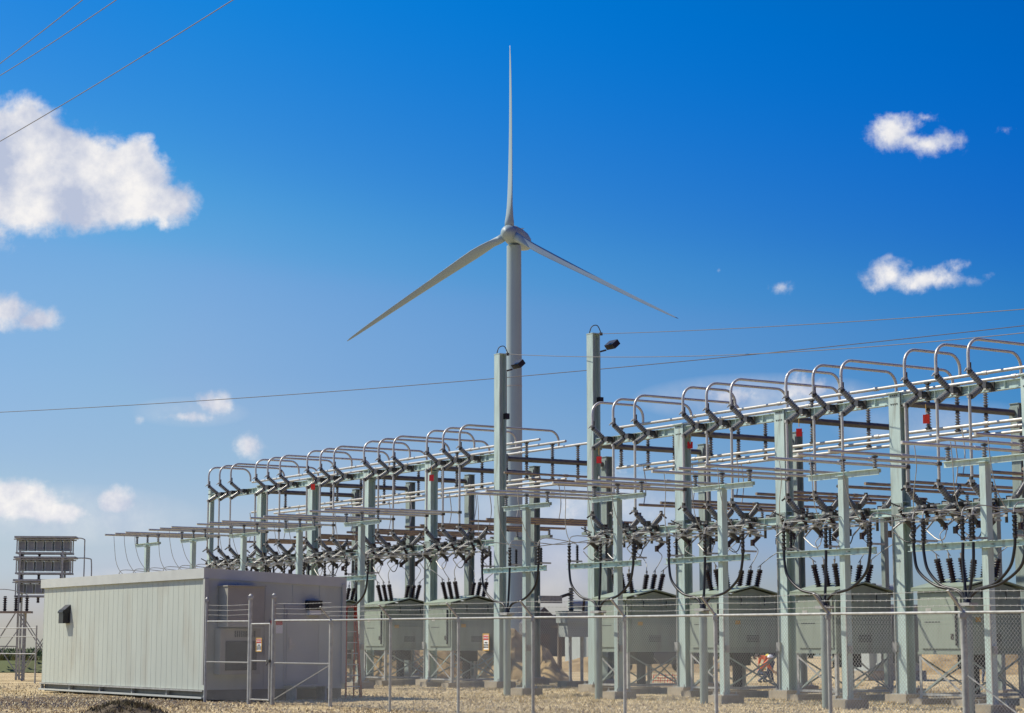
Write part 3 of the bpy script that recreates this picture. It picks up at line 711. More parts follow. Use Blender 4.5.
# danger signs
def text_obj(name, s, size, mtl, parent, loc, rot):
    c = bpy.data.curves.new(name, 'FONT'); c.body = s; c.size = size; c.align_x = 'CENTER'; c.align_y = 'CENTER'; c.extrude = .002; c.materials.append(mtl)
    tmp = bpy.data.objects.new('tmp', c); COL.objects.link(tmp); bpy.context.view_layer.update()
    me = bpy.data.meshes.new_from_object(tmp.evaluated_get(bpy.context.evaluated_depsgraph_get())); bpy.data.objects.remove(tmp)
    me.materials.clear(); me.materials.append(mtl)
    o = link(name, me, parent, loc); o.rotation_euler = rot; return o
def sign(loc, rz, lab, w=.27, h=.36):
    t = empty('danger_sign', loc, rz, lab, 'sign', 'danger signs on the fence')
    part('plate', 'signp', lambda b: b.box((0, 0, 0), (w, .008, h), M['signw']), t)
    part('border', 'signb', lambda b: [b.box((0, -.006, s_ * h / 2), (w + .03, .014, .025), M['signy']) for s_ in (-1, 1)] + [b.box((s_ * w / 2, -.006, 0), (.025, .014, h - .026), M['signy']) for s_ in (-1, 1)], t)
    part('header', 'signh', lambda b: b.box((0, -.008, h * .27), (w * .86, .008, h * .26), M['signr']), t)
    text_obj('lettering', 'DANGER', .062, M['signw'], t, (0, -.015, h * .27), (R(90), 0, 0))
    text_obj('lettering', 'HIGH\nVOLTAGE\nKEEP OUT', .052, M['signk'], t, (0, -.008, -h * .18), (R(90), 0, 0))
pf = fp[3].lerp(fp[4], .42); ang = math.atan2((fp[4] - fp[3]).y, (fp[4] - fp[3]).x)
sign(pf + Vector((-.035, -.05, 1.70)) - BD * .02, ang, 'danger sign with red header on the fence mesh before the turbine')
gm = (G0 + G1) / 2 + Vector((0, 0, 1.62)); ga = math.atan2((G1 - G0).y, (G1 - G0).x)
sign(gm + Vector((math.sin(ga), -math.cos(ga), 0)) * .08, ga, 'danger sign with red header on the narrow gate')

# small far fence at the left, beyond the building
ff = empty('yard_fence', Vector((-30, 92, 0)), 0, 'distant thin wire fence running past the capacitor rack', 'fence')
q0 = Vector((-30, 92, 0)); q1 = Vector((-19.5, 83, 0)); 
for i in range(5):
    p = q0.lerp(q1, i / 4) - q0; b = MB(); b.tube([p, p + Vector((0, 0, 2.35))], .035, M['galv'], 6); link('post', b.build_mesh('post'), ff)
for z in (2.25, 1.2, 1.9): b = MB(); b.tube([Vector((0, 0, z)), q1 - q0 + Vector((0, 0, z))], .022, M['galv'], 6); link('rail', b.build_mesh('rail'), ff)

# ------------------------------------------------------------------ capacitor rack at the far left
cb = empty('capacitor_rack', at(41, 680, 92), R(6), 'tall steel rack of grey capacitor cans in three tiers', 'capacitor rack'); cb.location.z = -.22
def tier_frame(b, z):
    for y in (-.5, .5):
        b.box((0, y, z), (2.5, .06, .08), M['galv']); b.box((0, y, z + .62), (2.7, .05, .05), M['galv'])
    for x in (-1.2, 1.2): b.box((x, 0, z), (.06, 1.0, .08), M['galv']); b.box((x, -.5, z + .3), (.05, .05, .6), M['galv']); b.box((x, .5, z + .3), (.05, .05, .6), M['galv'])
def legs(b):
    for x in (-1.05, .85):
        for y in (-.5, .5): b.box((x, y, 3.0), (.09, .09, 6.0), M['galv'])
part('frame', 'cbl', legs, cb)
def xb(b):
    for y in (-.5, .5): b.bar((-1.05, y, .3), (.85, y, 3.2), .06, .04, M['galv']); b.bar((.85, y + .04, .3), (-1.05, y + .04, 3.2), .06, .04, M['galv'])
    b.bar((-1.05, -.5, 3.4), (-3.0, -.5, .1), .07, .05, M['galv']); b.bar((-1.05, -.5, 1.7), (-2.0, -.5, 1.7), .05, .05, M['galv']); b.bar((.85, -.5, 3.3), (2.5, -.5, .9), .06, .04, M['galv']); b.bar((.85, -.5, 2.0), (3, -.5, 2.9), .06, .04, M['galv'])
part('brace', 'cbx', xb, cb)
for zi, z in enumerate((3.95, 4.98, 5.9)):
    tr = part('tier', f'cbt{zi}', lambda b: tier_frame(b, z), cb)
    for i in range(6):
        part('capacitor_can', 'ccan', lambda b: (b.box((0, 0, .30), (.33, .7, .44), M['tank']), b.box((0, -.36, .3), (.22, .02, .34), M['ins']), b.tube([(0, -.1, .5), (0, -.1, .6)], .04, M['brown'], 6)), tr, (-1.0 + i * .4, 0, z + .04))
    part('cover_plate', 'ccov', lambda b: b.box((.05, 0, .72), (2.75, 1.15, .09), M['galv']), tr, (0, 0, z))
    for x in (-1.0, -.2, .8): part('post_insulator', 'cpi', lambda b: b.sheds((0, -.4, -.3), (0, -.4, -.02), .05, .08, 3, M['brown']), tr, (x, 0, z))
part('drop_pipe', 'cdp', lambda b: (b.tube(smooth_path([(1.2, -.5, 6.58), (1.75, -.5, 6.55), (1.82, -.5, 6.2), (1.82, -.5, 4.2)], 5), .03, M['galv'], 6), b.tube(smooth_path([(1.2, -.5, 5.66), (2.0, -.5, 5.66), (2.15, -.5, 5.4), (2.15, -.5, 3.9)], 5), .03, M['galv'], 6)), cb)
sw = empty('switch_stand', at(2, 681, 90), R(6), 'steel stand with a row of dark insulators left of the capacitor rack', 'stand'); sw.location.z = -.25
part('frame', 'swf', lambda b: ([b.box((x, y, 1.6), (.07, .07, 3.2), M['galv']) for x in (-.9, .9) for y in (-.3, .3)], b.bar((-.9, -.3, .2), (.9, -.3, 2.8), .05, .04, M['galv']), b.bar((.9, -.26, .2), (-.9, -.26, 2.8), .05, .04, M['galv'])), sw)
part('platform', 'swp', lambda b: b.box((0, 0, 3.24), (2.4, .8, .09), M['alu2']), sw)
for i in range(5): part('post_insulator', 'swi', lambda b: b.sheds((0, 0, 3.29), (0, 0, 3.95), .05, .1, 6, M['brown']), sw, (-.95 + i * .48, 0, 0))
part('conductor', 'swc', lambda b: b.tube(smooth_path([(-1, 0, 4.0), (-.2, 0, 4.25), (.6, 0, 4.15), (1.0, 0, 4.0)], 5), .02, M['galv'], 6), sw)

# ------------------------------------------------------------------ wind turbine
TY = 385.0; hubz = at(510, 236, TY).z; tx = at(514, 640, TY).x
wt = empty('wind_turbine', (tx, TY, -1.5), 0, 'tall white three-bladed wind turbine rising behind the switchyard', 'wind turbine')
hubz += 1.5
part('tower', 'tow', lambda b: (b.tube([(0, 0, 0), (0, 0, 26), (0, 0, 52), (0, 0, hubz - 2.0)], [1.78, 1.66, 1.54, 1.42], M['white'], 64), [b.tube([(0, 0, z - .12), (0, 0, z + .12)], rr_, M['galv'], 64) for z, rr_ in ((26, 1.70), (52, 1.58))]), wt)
YAW = R(18)                                   # rotor faces the camera, turned a little to the left
ax = Vector((-math.sin(YAW), -math.cos(YAW), .07)).normalized()
def nac(b):
    xx = Vector((math.cos(YAW), -math.sin(YAW), 0)); yy = -ax; zz = xx.cross(yy) * -1
    zz = Vector((0, 0, 1))
    rings = [(-2.6, 1.15, 1.25, 0), (-1.6, 1.6, 1.65, 0), (1.0, 1.8, 1.8, .05), (4.5, 1.75, 1.75, .15), (6.6, 1.5, 1.45, .2), (7.2, .9, .9, .2)]
    vs = []; n = 16
    for d, w, h, o in rings:
        for k in range(n):
            a = 2 * math.pi * k / n; c, s_ = math.cos(a), math.sin(a)
            c = math.copysign(abs(c) ** .6, c); s_ = math.copysign(abs(s_) ** .6, s_)
            vs.append(Vector((0, 0, hubz)) + yy * d + xx * c * w + zz * (s_ * h + o))
    fs = [(i * n + k, i * n + (k + 1) % n, (i + 1) * n + (k + 1) % n, (i + 1) * n + k) for i in range(len(rings) - 1) for k in range(n)]
    fs += [tuple(range(n)), tuple(range(5 * n + n - 1, 5 * n - 1, -1))]
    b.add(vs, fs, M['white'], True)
    p = Vector((0, 0, hubz)) + yy * 5.5; b.tube([p + Vector((0, 0, 1.8)), p + Vector((0, 0, 3.0))], .06, M['galv'], 5); b.box(p + Vector((0, 0, 3.0)), (.7, .2, .08), M['galv'])
part('nacelle', 'nac', nac, wt)
hubc = Vector((0, 0, hubz - .3)) + ax * 3.0
def hubm(b):
    yy = -ax; pts = []; rs = []
    for d, r in ((1.5, 1.35), (.9, 1.6), (0, 1.7), (-.8, 1.5), (-1.5, 1.1), (-2.0, .55), (-2.15, .05)): pts.append(hubc + yy * d); rs.append(r)
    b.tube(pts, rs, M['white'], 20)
hub = part('hub', 'hub', hubm, wt)
rx = Vector((math.cos(YAW), -math.sin(YAW), 0)); rz = rx.cross(ax).normalized(); rz = rz if rz.z > 0 else -rz
def blade(b, ang, L=38.6):
    rad = rx * math.sin(ang) + rz * math.cos(ang); tan = rx * math.cos(ang) - rz * math.sin(ang)
    st = [0, .03, .07, .12, .18, .25, .35, .45, .55, .65, .75, .85, .93, .98, 1.0]
    chord = [1.6, 1.6, 1.65, 2.1, 2.35, 2.2, 1.9, 1.6, 1.4, 1.2, 1.0, .8, .55, .35, .12]
    thick = [1.8, 1.8, 1.6, 1.2, .95, .8, .65, .52, .42, .34, .27, .2, .13, .07, .03]
    n = 14; vs = []
    for s_, c, t in zip(st, chord, thick):
        tw = R(58 - 14 * s_)                 # blades pitched towards feather
        cd = tan * math.cos(tw) + ax * math.sin(tw); nd = -tan * math.sin(tw) + ax * math.cos(tw)
        ctr = hubc + rad * (1.2 + s_ * (L - 1.2)) + ax * (.2 * s_ ** 2.2) - tan * (.5 * s_ ** 2)
        for k in range(n):
            a = 2 * math.pi * k / n; u = math.cos(a); w = math.sin(a)
            shp = 1 if s_ < .05 else (.35 + .65 * (1 - (u * .5 + .5) ** 1.5)) * 1.1
            vs.append(ctr + cd * (u * c / 2 - (0 if s_ < .05 else -.18 * c)) + nd * (w * t / 2 * shp))
    m = len(st); fs = [(i * n + k, i * n + (k + 1) % n, (i + 1) * n + (k + 1) % n, (i + 1) * n + k) for i in range(m - 1) for k in range(n)]
    fs += [tuple(range(n)), tuple(range((m - 1) * n + n - 1, (m - 1) * n - 1, -1))]
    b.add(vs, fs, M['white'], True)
A0 = R(-.3)
for i in range(3): part('blade', f'bl{i}', lambda b: blade(b, A0 + i * 2 * math.pi / 3), wt)

# ------------------------------------------------------------------ overhead wires
def wire(P, Q, sag, r, lab, grp=None):
    b = MB(); pts = []
    for i in range(25):
        t = i / 24; p = P.lerp(Q, t); p.z -= sag * 4 * t * (1 - t); pts.append(p)
    b.tube(pts, r, M['wire'], 5); tag(link('overhead_wire', b.build_mesh('overhead_wire')), lab, 'wire', grp)
g = 'overhead wires'
wire(at(-40, 93, 60), at(140, -46, 40), .05, .012, 'upper of the close pair of wires crossing the top left sky', g)
wire(at(-40, 99, 62), at(190, -52, 41), .12, .012, 'lower of the close pair of wires crossing the top left sky', g)
wire(at(-40, 164, 60), at(330, -62, 38), .1, .012, 'single slanting wire over the big cloud at top left', g)
wire(W(3, .28, 12.62), at(1100, 303, 45), .1, .011, 'wire running right from the top of the nearer floodlight pole', g)
wire(W(4, .28, 12.62), at(1120, 322, 48), .4, .012, 'wire running right from the floodlight pole at the turbine tower', g)
wire(at(-60, 415, 120), at(1100, 317, 90), .55, .02, 'long faint wire sagging across the whole sky behind the yard', g)

# ------------------------------------------------------------------ things beyond the yard
def mound(name, x, y, w, d, h, m, lab, seed, cat='soil heap', grp=None, det=28):
    rnd = random.Random(seed); from mathutils import noise as nz
    vs = []; n = det
    for j in range(n + 1):
        for i in range(n + 1):
            u = i / n * 2 - 1; v = j / n * 2 - 1; r = math.hypot(u, v)
            z = max(0, 1 - r ** 1.6) * h * (1 + .55 * nz.noise(Vector((u * 2.2 + seed, v * 2.2, 0)))) + .22 * h * nz.noise(Vector((u * 7, v * 7 + seed, 1))) * max(0, 1 - r)
            vs.append((u * w / 2, v * d / 2, z - .08 if r < 1 else -.12))
    fs = [(j * (n + 1) + i, j * (n + 1) + i + 1, (j + 1) * (n + 1) + i + 1, (j + 1) * (n + 1) + i) for j in range(n) for i in range(n)]
    b = MB(); b.add(vs, fs, m, False); o = link(name, b.build_mesh(name), None, (x, y, 0)); tag(o, lab, cat, grp); return o
def gx(px, Y): return (px - 512) / F_PX * Y * .99
mound('soil_heap', gx(395, 98), 98, 9, 8, 2.5, M['soil'], 'brown soil heap seen behind the two leftmost breaker cabinets', 1, grp='soil heaps')
mound('soil_heap', gx(470, 104), 104, 9, 8, 2.9, M['soil'], 'brown soil heap just left of the turbine tower', 2, grp='soil heaps')
mound('soil_heap', gx(515, 95), 95, 5, 6, 2.0, M['soil'], 'brown soil heap right behind the turbine-side floodlight pole', 4, grp='soil heaps')
mound('soil_heap', gx(545, 88), 88, 2.6, 4, .8, M['soil'], 'low tan soil heap left of the grey transformer', 5, grp='soil heaps')
mound('soil_heap', gx(640, 118), 118, 14, 8, 1.0, M['soil'], 'low wide soil bank behind the cabinets right of the floodlight poles', 8, grp='soil heaps')
mound('soil_heap', gx(960, 110), 110, 12, 8, 1.5, M['soil'], 'tan soil heap behind the rightmost breaker cabinet', 9, grp='soil heaps')
mound('soil_heap', gx(300, 70) + 0, 96, 6, 5, 1.2, M['soil'], 'soil heap hidden mostly behind the control building', 11, grp='soil heaps').hide_render = True
bpy.data.objects.remove([o for o in COL.objects if o.hide_render][0])
# dark weed-grown clod pile in the foreground
pile = mound('weed_pile', gx(128, 48.5), 48.3, 2.3, 1.6, .36, M['darksoil'], 'dark weedy dirt pile in front of the control building', 13, 'dirt pile', det=36)
b = MB(); rnd = random.Random(2)
for k in range(900):
    u, v = rnd.gauss(0, .42), rnd.gauss(0, .35); r = math.hypot(u, v)
    if r > 1: continue
    x, y = u * 1.15, v * .8; z = max(0, 1 - r ** 1.6) * .3 - .05; a = rnd.uniform(0, 6.28); w = rnd.uniform(.01, .025); h_ = rnd.uniform(.05, .16)
    b.add([(x - math.cos(a) * w, y - math.sin(a) * w, z), (x + math.cos(a) * w, y + math.sin(a) * w, z), (x + rnd.uniform(-.08, .08), y + rnd.uniform(-.08, .08), z + h_)], [(0, 1, 2)], M['weed'])
o = link('weeds', b.build_mesh('weeds'), pile)

# grey instrument transformer on legs, right of the turbine tower
def ptx(px, Y, lab, sc_=1.0):
    t = empty('instrument_transformer', Vector((gx(px, Y), Y, 0)), R(25), lab, 'transformer', 'grey transformers behind the row'); t.scale = (sc_,) * 3
    part('leg', 'pxl1', lambda b: b.box((-.35, -.2, .95), (.09, .09, 1.9), M['galv']), t); part('leg', 'pxl2', lambda b: b.box((.35, .2, .95), (.09, .09, 1.9), M['galv']), t)
    part('tank', 'pxt', lambda b: (b.box((0, 0, 2.15), (1.1, .8, .55), M['tank']), b.box((0, 0, 2.6), (1.25, .95, .38), M['tank']), b.box((0, 0, 2.84), (1.3, 1.0, .05), M['steel2'])), t)
    part('bushing', 'pxb', lambda b: b.sheds((-.2, 0, 2.86), (-.2, 0, 3.75), .07, .13, 8, M['ins']), t)
    part('arm', 'pxa', lambda b: (b.box((-1.1, 0, 3.3), (.9, .25, .28), M['galv']), b.bar((-.8, 0, 3.35), (-.2, 0, 3.55), .12, .1, M['darks'])), t)
    part('base', 'pxc', lambda b: b.box((0, 0, .05), (1.2, .8, .3), M['conc']), t)
ptx(576, 78, 'grey instrument transformer on thin legs between the floodlight pole and turbine')
def ptank(px, Y, rz, lab, s_=1):
    t = empty('power_transformer', Vector((gx(px, Y), Y, 0)), rz, lab, 'transformer', 'large power transformers'); t.scale = (s_,) * 3
    part('tank', 'ptk', lambda b: (b.box((0, 0, 1.8), (2.6, 1.8, 2.9), M['tank']), b.box((0, 0, 3.3), (2.8, 2.0, .1), M['tank']), b.box((0, 0, .2), (3.0, 2.2, .4), M['conc'])), t)
    def rad(b):
        for i in range(8): b.box((-1.0 + i * .28, -1.2, 1.8), (.05, .5, 2.2), M['tank'])
        b.box((0, -1.2, 2.95), (2.2, .12, .12), M['tank']); b.box((0, -1.2, .68), (2.2, .12, .12), M['tank'])
    part('radiator', 'ptr', rad, t)
    part('conservator', 'ptc', lambda b: (b.tube([(-1.2, .5, 4.0), (1.2, .5, 4.0)], .32, M['tank'], 14), b.box((0, .5, 3.55), (.2, .2, .5), M['tank'])), t)
    for x in (-.7, 0, .7): part('bushing', 'ptb', lambda b: b.sheds((0, -.3, 3.35), (0, -.45, 4.3), .07, .13, 8, M['brown']), t, (x, 0, 0))
ptank(590, 128, R(30), 'far grey power transformer seen right of the turbine tower')
ptank(884, 92, R(20), 'grey power transformer seen left of the rightmost front column')
# barn and shed far behind
def barn(px, Y, w, d, h, lab, arch=True):
    t = empty('farm_barn', Vector((gx(px, Y), Y, -.8)), R(10), lab, 'barn', 'far barns')
    n = 12
    def body(b):
        prof = [(-w / 2, 0), (-w / 2, h * .5)] + [(-w / 2 * math.cos(math.pi * i / n), h * .5 + h * .5 * math.sin(math.pi * i / n)) for i in range(1, n)] + [(w / 2, h * .5), (w / 2, 0)]
        if not arch: prof = [(-w / 2, 0), (-w / 2, h * .7), (0, h), (w / 2, h * .7), (w / 2, 0)]
        m = len(prof); vs = [(x, -d / 2, z) for x, z in prof] + [(x, d / 2, z) for x, z in prof]
        fs = [tuple(range(m)), tuple(range(2 * m - 1, m - 1, -1))] + [(i, i + 1, m + i + 1, m + i) for i in range(m - 1)]
        b.add(vs, fs, M['shed'])
    part('wall', f'barn{px}', body, t)
    part('door', f'barnd{px}', lambda b: b.box((0, -d / 2 - .06, h * .25), (w * .3, .1, h * .5), M['shedroof']), t)
barn(556, 300, 7, 9, 6.4, 'far dark arched barn right of the turbine tower')
barn(540, 260, 4.4, 6, 6.8, 'far dark square shed close beside the turbine tower', False)
barn(700, 280, 26, 12, 4.6, 'long dark low barn far behind the cabinets', False)
barn(400, 300, 22, 12, 4.4, 'long dark low barn far behind the soil heaps', False)
def upole(px, Y, h, lab):
    t = empty('utility_pole', Vector((gx(px, Y), Y, -.2)), 0, lab, 'pole', 'wooden poles beyond the yard')
    part('shaft', f'up{h}', lambda b: b.tube([(0, 0, 0), (0, 0, h)], [.14, .1], M['wood'], 8), t)
    part('crossarm', f'upc{h}', lambda b: b.box((0, 0, h - .3), (.9, .1, .12), M['wood']), t)
upole(559.5, 112, 3.0, 'short wooden pole between the turbine tower and grey transformer')
# pickup
def pickup():
    t = empty('pickup_truck', Vector((gx(652, 112), 112, 0)), R(188), 'dark grey pickup truck parked behind the row of cabinets', 'truck')
    def body(b):
        b.box((0, 0, .75), (5.3, 1.85, .55), M['carp']); b.box((1.75, 0, 1.05), (1.5, 1.75, .18), M['carp'])
        vs = [(-.7, -.85, 1.0), (1.2, -.85, 1.0), (.75, -.72, 1.75), (-.55, -.72, 1.75)]; vs += [(x, -y, z) for x, y, z in vs]
        b.add(vs, [(0, 1, 2, 3), (7, 6, 5, 4), (0, 4, 5, 1), (1, 5, 6, 2), (2, 6, 7, 3), (3, 7, 4, 0)], M['carp'])
        for s_ in (-1, 1): b.box((-1.7, s_ * .86, 1.1), (1.9, .08, .3), M['carp'])
        b.box((-2.62, 0, 1.1), (.08, 1.7, .3), M['carp'])
    part('body', 'pkb', body, t)
    part('window', 'pkw', lambda b: [b.add([(-.55, s_ * .86, 1.1), (1.0, s_ * .86, 1.1), (.7, s_ * .755, 1.66), (-.45, s_ * .755, 1.66)], [(0, 1, 2, 3)], M['glass']) for s_ in (-1, 1)], t)
    part('bumper', 'pkbu', lambda b: (b.box((2.68, 0, .55), (.12, 1.8, .2), M['chrome']), b.box((-2.7, 0, .55), (.12, 1.8, .2), M['chrome'])), t)
    for x in (-1.7, 1.7):
        for s_ in (-1, 1):
            w = part('wheel', f'pkwh', lambda b: b.tube([(0, -.12, 0), (0, .12, 0)], .4, M['black'], 18), t, (x, s_ * .86, .4))
            part('rim', 'pkr', lambda b: b.tube([(0, -.13, 0), (0, .13, 0)], .22, M['chrome'], 12), w)
pickup()
# orange barrier netting
bn = empty('barrier_netting', Vector((gx(670, 80), 80, 0)), R(-12), 'crumpled red plastic barrier netting on the ground behind a cabinet', 'netting')
def net(b):
    for i in range(16):
        x = -.7 + i * .095; b.bar((x, .1 * math.sin(i), .02), (x + .03, .1 * math.sin(i + 1), .36 + .1 * math.sin(i * 1.7)), .03, .012, M['redtag'])
    for j in range(4):
        for i in range(15): x = -.7 + i * .095; b.bar((x, .1 * math.sin(i), .06 + j * .11), (x + .095, .1 * math.sin(i + 1), .06 + j * .11), .012, .03, M['redtag'])
part('net', 'bnet', net, bn)
part('stake', 'bst', lambda b: [b.tube([(x, 0, 0), (x, 0, .9)], .02, M['wood'], 6) for x in (-.75, .78)], bn)

# ------------------------------------------------------------------ people
def person(loc, rz, J, cloth, lab, helmet=True, vest=True, head=(0, 0, 0), hr=.115):
    names = list(J); me = bpy.data.meshes.new('person')
    E_ = [('pel', 'spi'), ('spi', 'che'), ('che', 'nek'), ('nek', 'hea'), ('pel', 'hipL'), ('hipL', 'kneL'), ('kneL', 'ankL'), ('ankL', 'toeL'),
         ('pel', 'hipR'), ('hipR', 'kneR'), ('kneR', 'ankR'), ('ankR', 'toeR'), ('che', 'shoL'), ('shoL', 'elbL'), ('elbL', 'hanL'), ('che', 'shoR'), ('shoR', 'elbR'), ('elbR', 'hanR')]
    me.from_pydata([J[k] for k in names], [(names.index(a), names.index(c)) for a, c in E_], [])
    rad = dict(pel=.15, spi=.14, che=.165, nek=.06, hea=.1, hip=.1, kne=.07, ank=.05, toe=.045, sho=.075, elb=.05, han=.042)
    o = bpy.data.objects.new('person', me); COL.objects.link(o); o.location = loc; o.rotation_euler = (0, 0, rz)
    sk = o.modifiers.new('skin', 'SKIN'); sk.use_smooth_shade = True
    for i, k in enumerate(names):
        r = rad[k[:3]]; me.skin_vertices[0].data[i].radius = (r, r * .85); me.skin_vertices[0].data[i].use_root = (k == 'pel')
    o.modifiers.new('sub', 'SUBSURF').levels = 2; o.modifiers['sub'].render_levels = 2
    bpy.context.view_layer.update()
    em = bpy.data.meshes.new_from_object(o.evaluated_get(bpy.context.evaluated_depsgraph_get()))
    o.modifiers.clear(); o.data = em; em.materials.clear()
    for m_ in (cloth, M['denim'], M['skin'], M['black']): em.materials.append(m_)
    def seg(p, a, c): a = Vector(a); c = Vector(c); d = c - a; t = max(0, min(1, (p - a).dot(d) / d.length_squared)); return (p - a - d * t).length
    for f in em.polygons:
        p = Vector(f.center); best = min(E_, key=lambda e: seg(p, J[e[0]], J[e[1]])); nm = best[1][:3]
        f.material_index = 1 if nm in ('hip', 'kne', 'ank') else 3 if nm == 'toe' else 2 if nm in ('han', 'hea') or best == ('che', 'nek') and (p - Vector(J['nek'])).length < .06 else 0
        f.use_smooth = True
    tag(o, lab, 'person'); hc = Vector(J['hea'])
    fwd = Vector(head).normalized() if Vector(head).length else Vector((0, -1, 0))
    if helmet:
        hb = MB(); pts = []; rs = []
        for i in range(7): a = math.pi / 2 * i / 6; pts.append(hc + Vector((0, 0, .03 + .12 * math.sin(a)))); rs.append(max(.135 * math.cos(a), .004))
        hb.tube(pts, rs, M['helmet'], 14); hb.tube([hc + Vector((0, 0, .02)) + fwd * .03, hc + Vector((0, 0, .035)) + fwd * .03], .165, M['helmet'], 14); link('hard_hat', hb.build_mesh('hard_hat'), o)
    else:
        hb = MB(); pts = []; rs = []
        for i in range(7): a = math.pi / 2 * i / 6; pts.append(hc + Vector((0, 0, .02 + .11 * math.sin(a))) - fwd * .015); rs.append(max(.122 * math.cos(a), .004))
        hb.tube(pts, rs, M['hair'], 14); link('hair', hb.build_mesh('hair'), o)
    fb = MB(); side = fwd.cross(Vector((0, 0, 1))).normalized()
    fb.tube([hc + fwd * .09 + Vector((0, 0, .01)), hc + fwd * .13 - Vector((0, 0, .025))], [.012, .02], M['skin'], 6)
    for s_ in (-1, 1): fb.tube([hc + fwd * .098 + side * s_ * .035 + Vector((0, 0, .015)), hc + fwd * .106 + side * s_ * .035 + Vector((0, 0, .015))], .013, M['hair'], 6); fb.tube([hc + side * s_ * .1, hc + side * s_ * .12], .025, M['skin'], 6)
    fb.tube([hc + fwd * .1 - side * .025 - Vector((0, 0, .055)), hc + fwd * .1 + side * .025 - Vector((0, 0, .055))], .008, M['redshirt'], 5)
    link('face', fb.build_mesh('face'), o)
    for s_ in ('L', 'R'):
        h0 = Vector(J['han' + s_]); e0 = Vector(J['elb' + s_]); d = (h0 - e0).normalized(); sd = d.cross(Vector((0, 1, .2))).normalized(); q = MB()
        for k in range(4): st_ = h0 + d * .03 + sd * (k - 1.5) * .02; q.tube([st_, st_ + d * (.045 + .006 * (k % 3)), st_ + d * .075 + Vector((0, 0, -.015))], [.0095, .009, .007], M['skin'], 6)
        q.tube([h0 + sd * .035, h0 + sd * .06 + d * .03, h0 + sd * .055 + d * .06], [.011, .01, .008], M['skin'], 6); link('fingers', q.build_mesh('fingers'), o)
    if vest:
        vb = MB()
        ce = Vector(J['che']); sp = Vector(J['spi'])
        ns = (ce - sp).normalized(); vb.tube([sp + ns * .04, sp + ns * .085], .178, M['yellow'], 16)
        link('vest_band', vb.build_mesh('vest_band'), o)
    return o
crouch = dict(pel=(0, 0, .42), spi=(0, -.14, .62), che=(0, -.32, .80), nek=(0, -.42, .92), hea=(0, -.50, 1.02),
  hipL=(.11, -.02, .40), kneL=(.17, -.42, .44), ankL=(.15, -.16, .07), toeL=(.15, -.34, .04), hipR=(-.11, -.02, .40), kneR=(-.18, -.38, .36), ankR=(-.15, .0, .08), toeR=(-.15, -.18, .04),
  shoL=(.19, -.33, .80), elbL=(.22, -.50, .58), hanL=(.14, -.66, .40), shoR=(-.19, -.33, .80), elbR=(-.24, -.52, .60), hanR=(-.12, -.70, .46))
bend = dict(pel=(0, .1, .88), spi=(0, -.08, 1.0), che=(0, -.34, 1.08), nek=(0, -.52, 1.09), hea=(0, -.64, 1.06),
  hipL=(.1, .08, .85), kneL=(.12, -.04, .47), ankL=(.12, .06, .08), toeL=(.12, -.12, .04), hipR=(-.1, .08, .85), kneR=(-.14, -.0, .47), ankR=(-.14, .12, .08), toeR=(-.14, -.06, .04),
  shoL=(.19, -.35, 1.05), elbL=(.2, -.45, .78), hanL=(.12, -.6, .58), shoR=(-.19, -.35, 1.05), elbR=(-.2, -.42, .76), hanR=(-.1, -.58, .55))
stand = dict(pel=(0, 0, .93), spi=(0, 0, 1.12), che=(0, 0, 1.36), nek=(0, 0, 1.50), hea=(0, -.02, 1.63),
  hipL=(.1, 0, .90), kneL=(.12, -.03, .50), ankL=(.13, .02, .08), toeL=(.14, -.15, .04), hipR=(-.1, 0, .90), kneR=(-.12, -.02, .50), ankR=(-.14, .05, .08), toeR=(-.16, -.12, .04),
  shoL=(.19, 0, 1.40), elbL=(.27, .03, 1.12), hanL=(.25, -.10, .88), shoR=(-.19, 0, 1.40), elbR=(-.27, .04, 1.12), hanR=(-.24, -.12, .90))
person((gx(758, 84), 84, 0), R(75), crouch, M['orange'], 'crouching worker in orange vest and white hard hat behind the cabinets', True, True)
person((gx(769.5, 85), 85, 0), R(-60), bend, M['orange'], 'bending worker in orange vest beside the crouching worker', False, True)
person((gx(985, 82), 82, 0), R(20), stand, M['redshirt'], 'standing person in red shirt seen through the fence at right', False, False)

# low far treeline pieces behind the yard (each its own tree)
def far_tree(px, Y, h, w, seed, lab):
    t = empty('far_tree', Vector((gx(px, Y), Y, -.9)), 0, lab, 'tree', 'trees beyond the yard'); rnd = random.Random(seed)
    part('trunk', 'ftr', lambda b: b.tube([(0, 0, 0), (.05, 0, 1.2), (0, .1, 2.4)], [.22, .17, .1], M['wood'], 7), t)
    def crown(b):
        for k in range(900):
            u = Vector((rnd.gauss(0, 1), rnd.gauss(0, 1), rnd.gauss(0, 1))).normalized() * rnd.random() ** .4
            lob = 1 + .25 * math.sin(u.x * 5 + seed) * math.cos(u.z * 4)
            c = Vector((u.x * w / 2 * lob, u.y * w / 2 * lob, h * .58 + u.z * h * .42 * lob)); s_ = rnd.uniform(.12, .3)
            a = Vector((rnd.uniform(-1, 1), rnd.uniform(-1, 1), rnd.uniform(-1, 1))).normalized(); q = a.orthogonal().normalized()
            b.add([c - a * s_, c + q * s_, c + a * s_], [(0, 1, 2)], M['tree'])
    part('crown', f'fc{seed}', crown, t)
for i, (px, Y, h, w) in enumerate([(612, 190, 3.4, 4.6), (655, 200, 3.8, 5.5), (738, 195, 3.0, 5), (800, 205, 3.6, 5), (868, 190, 3.4, 6), (935, 200, 4.2, 6)]):
    far_tree(px, Y, h, w, 20 + i, f"{ORD[i]} small dark tree from the turbine, low behind the cabinets")

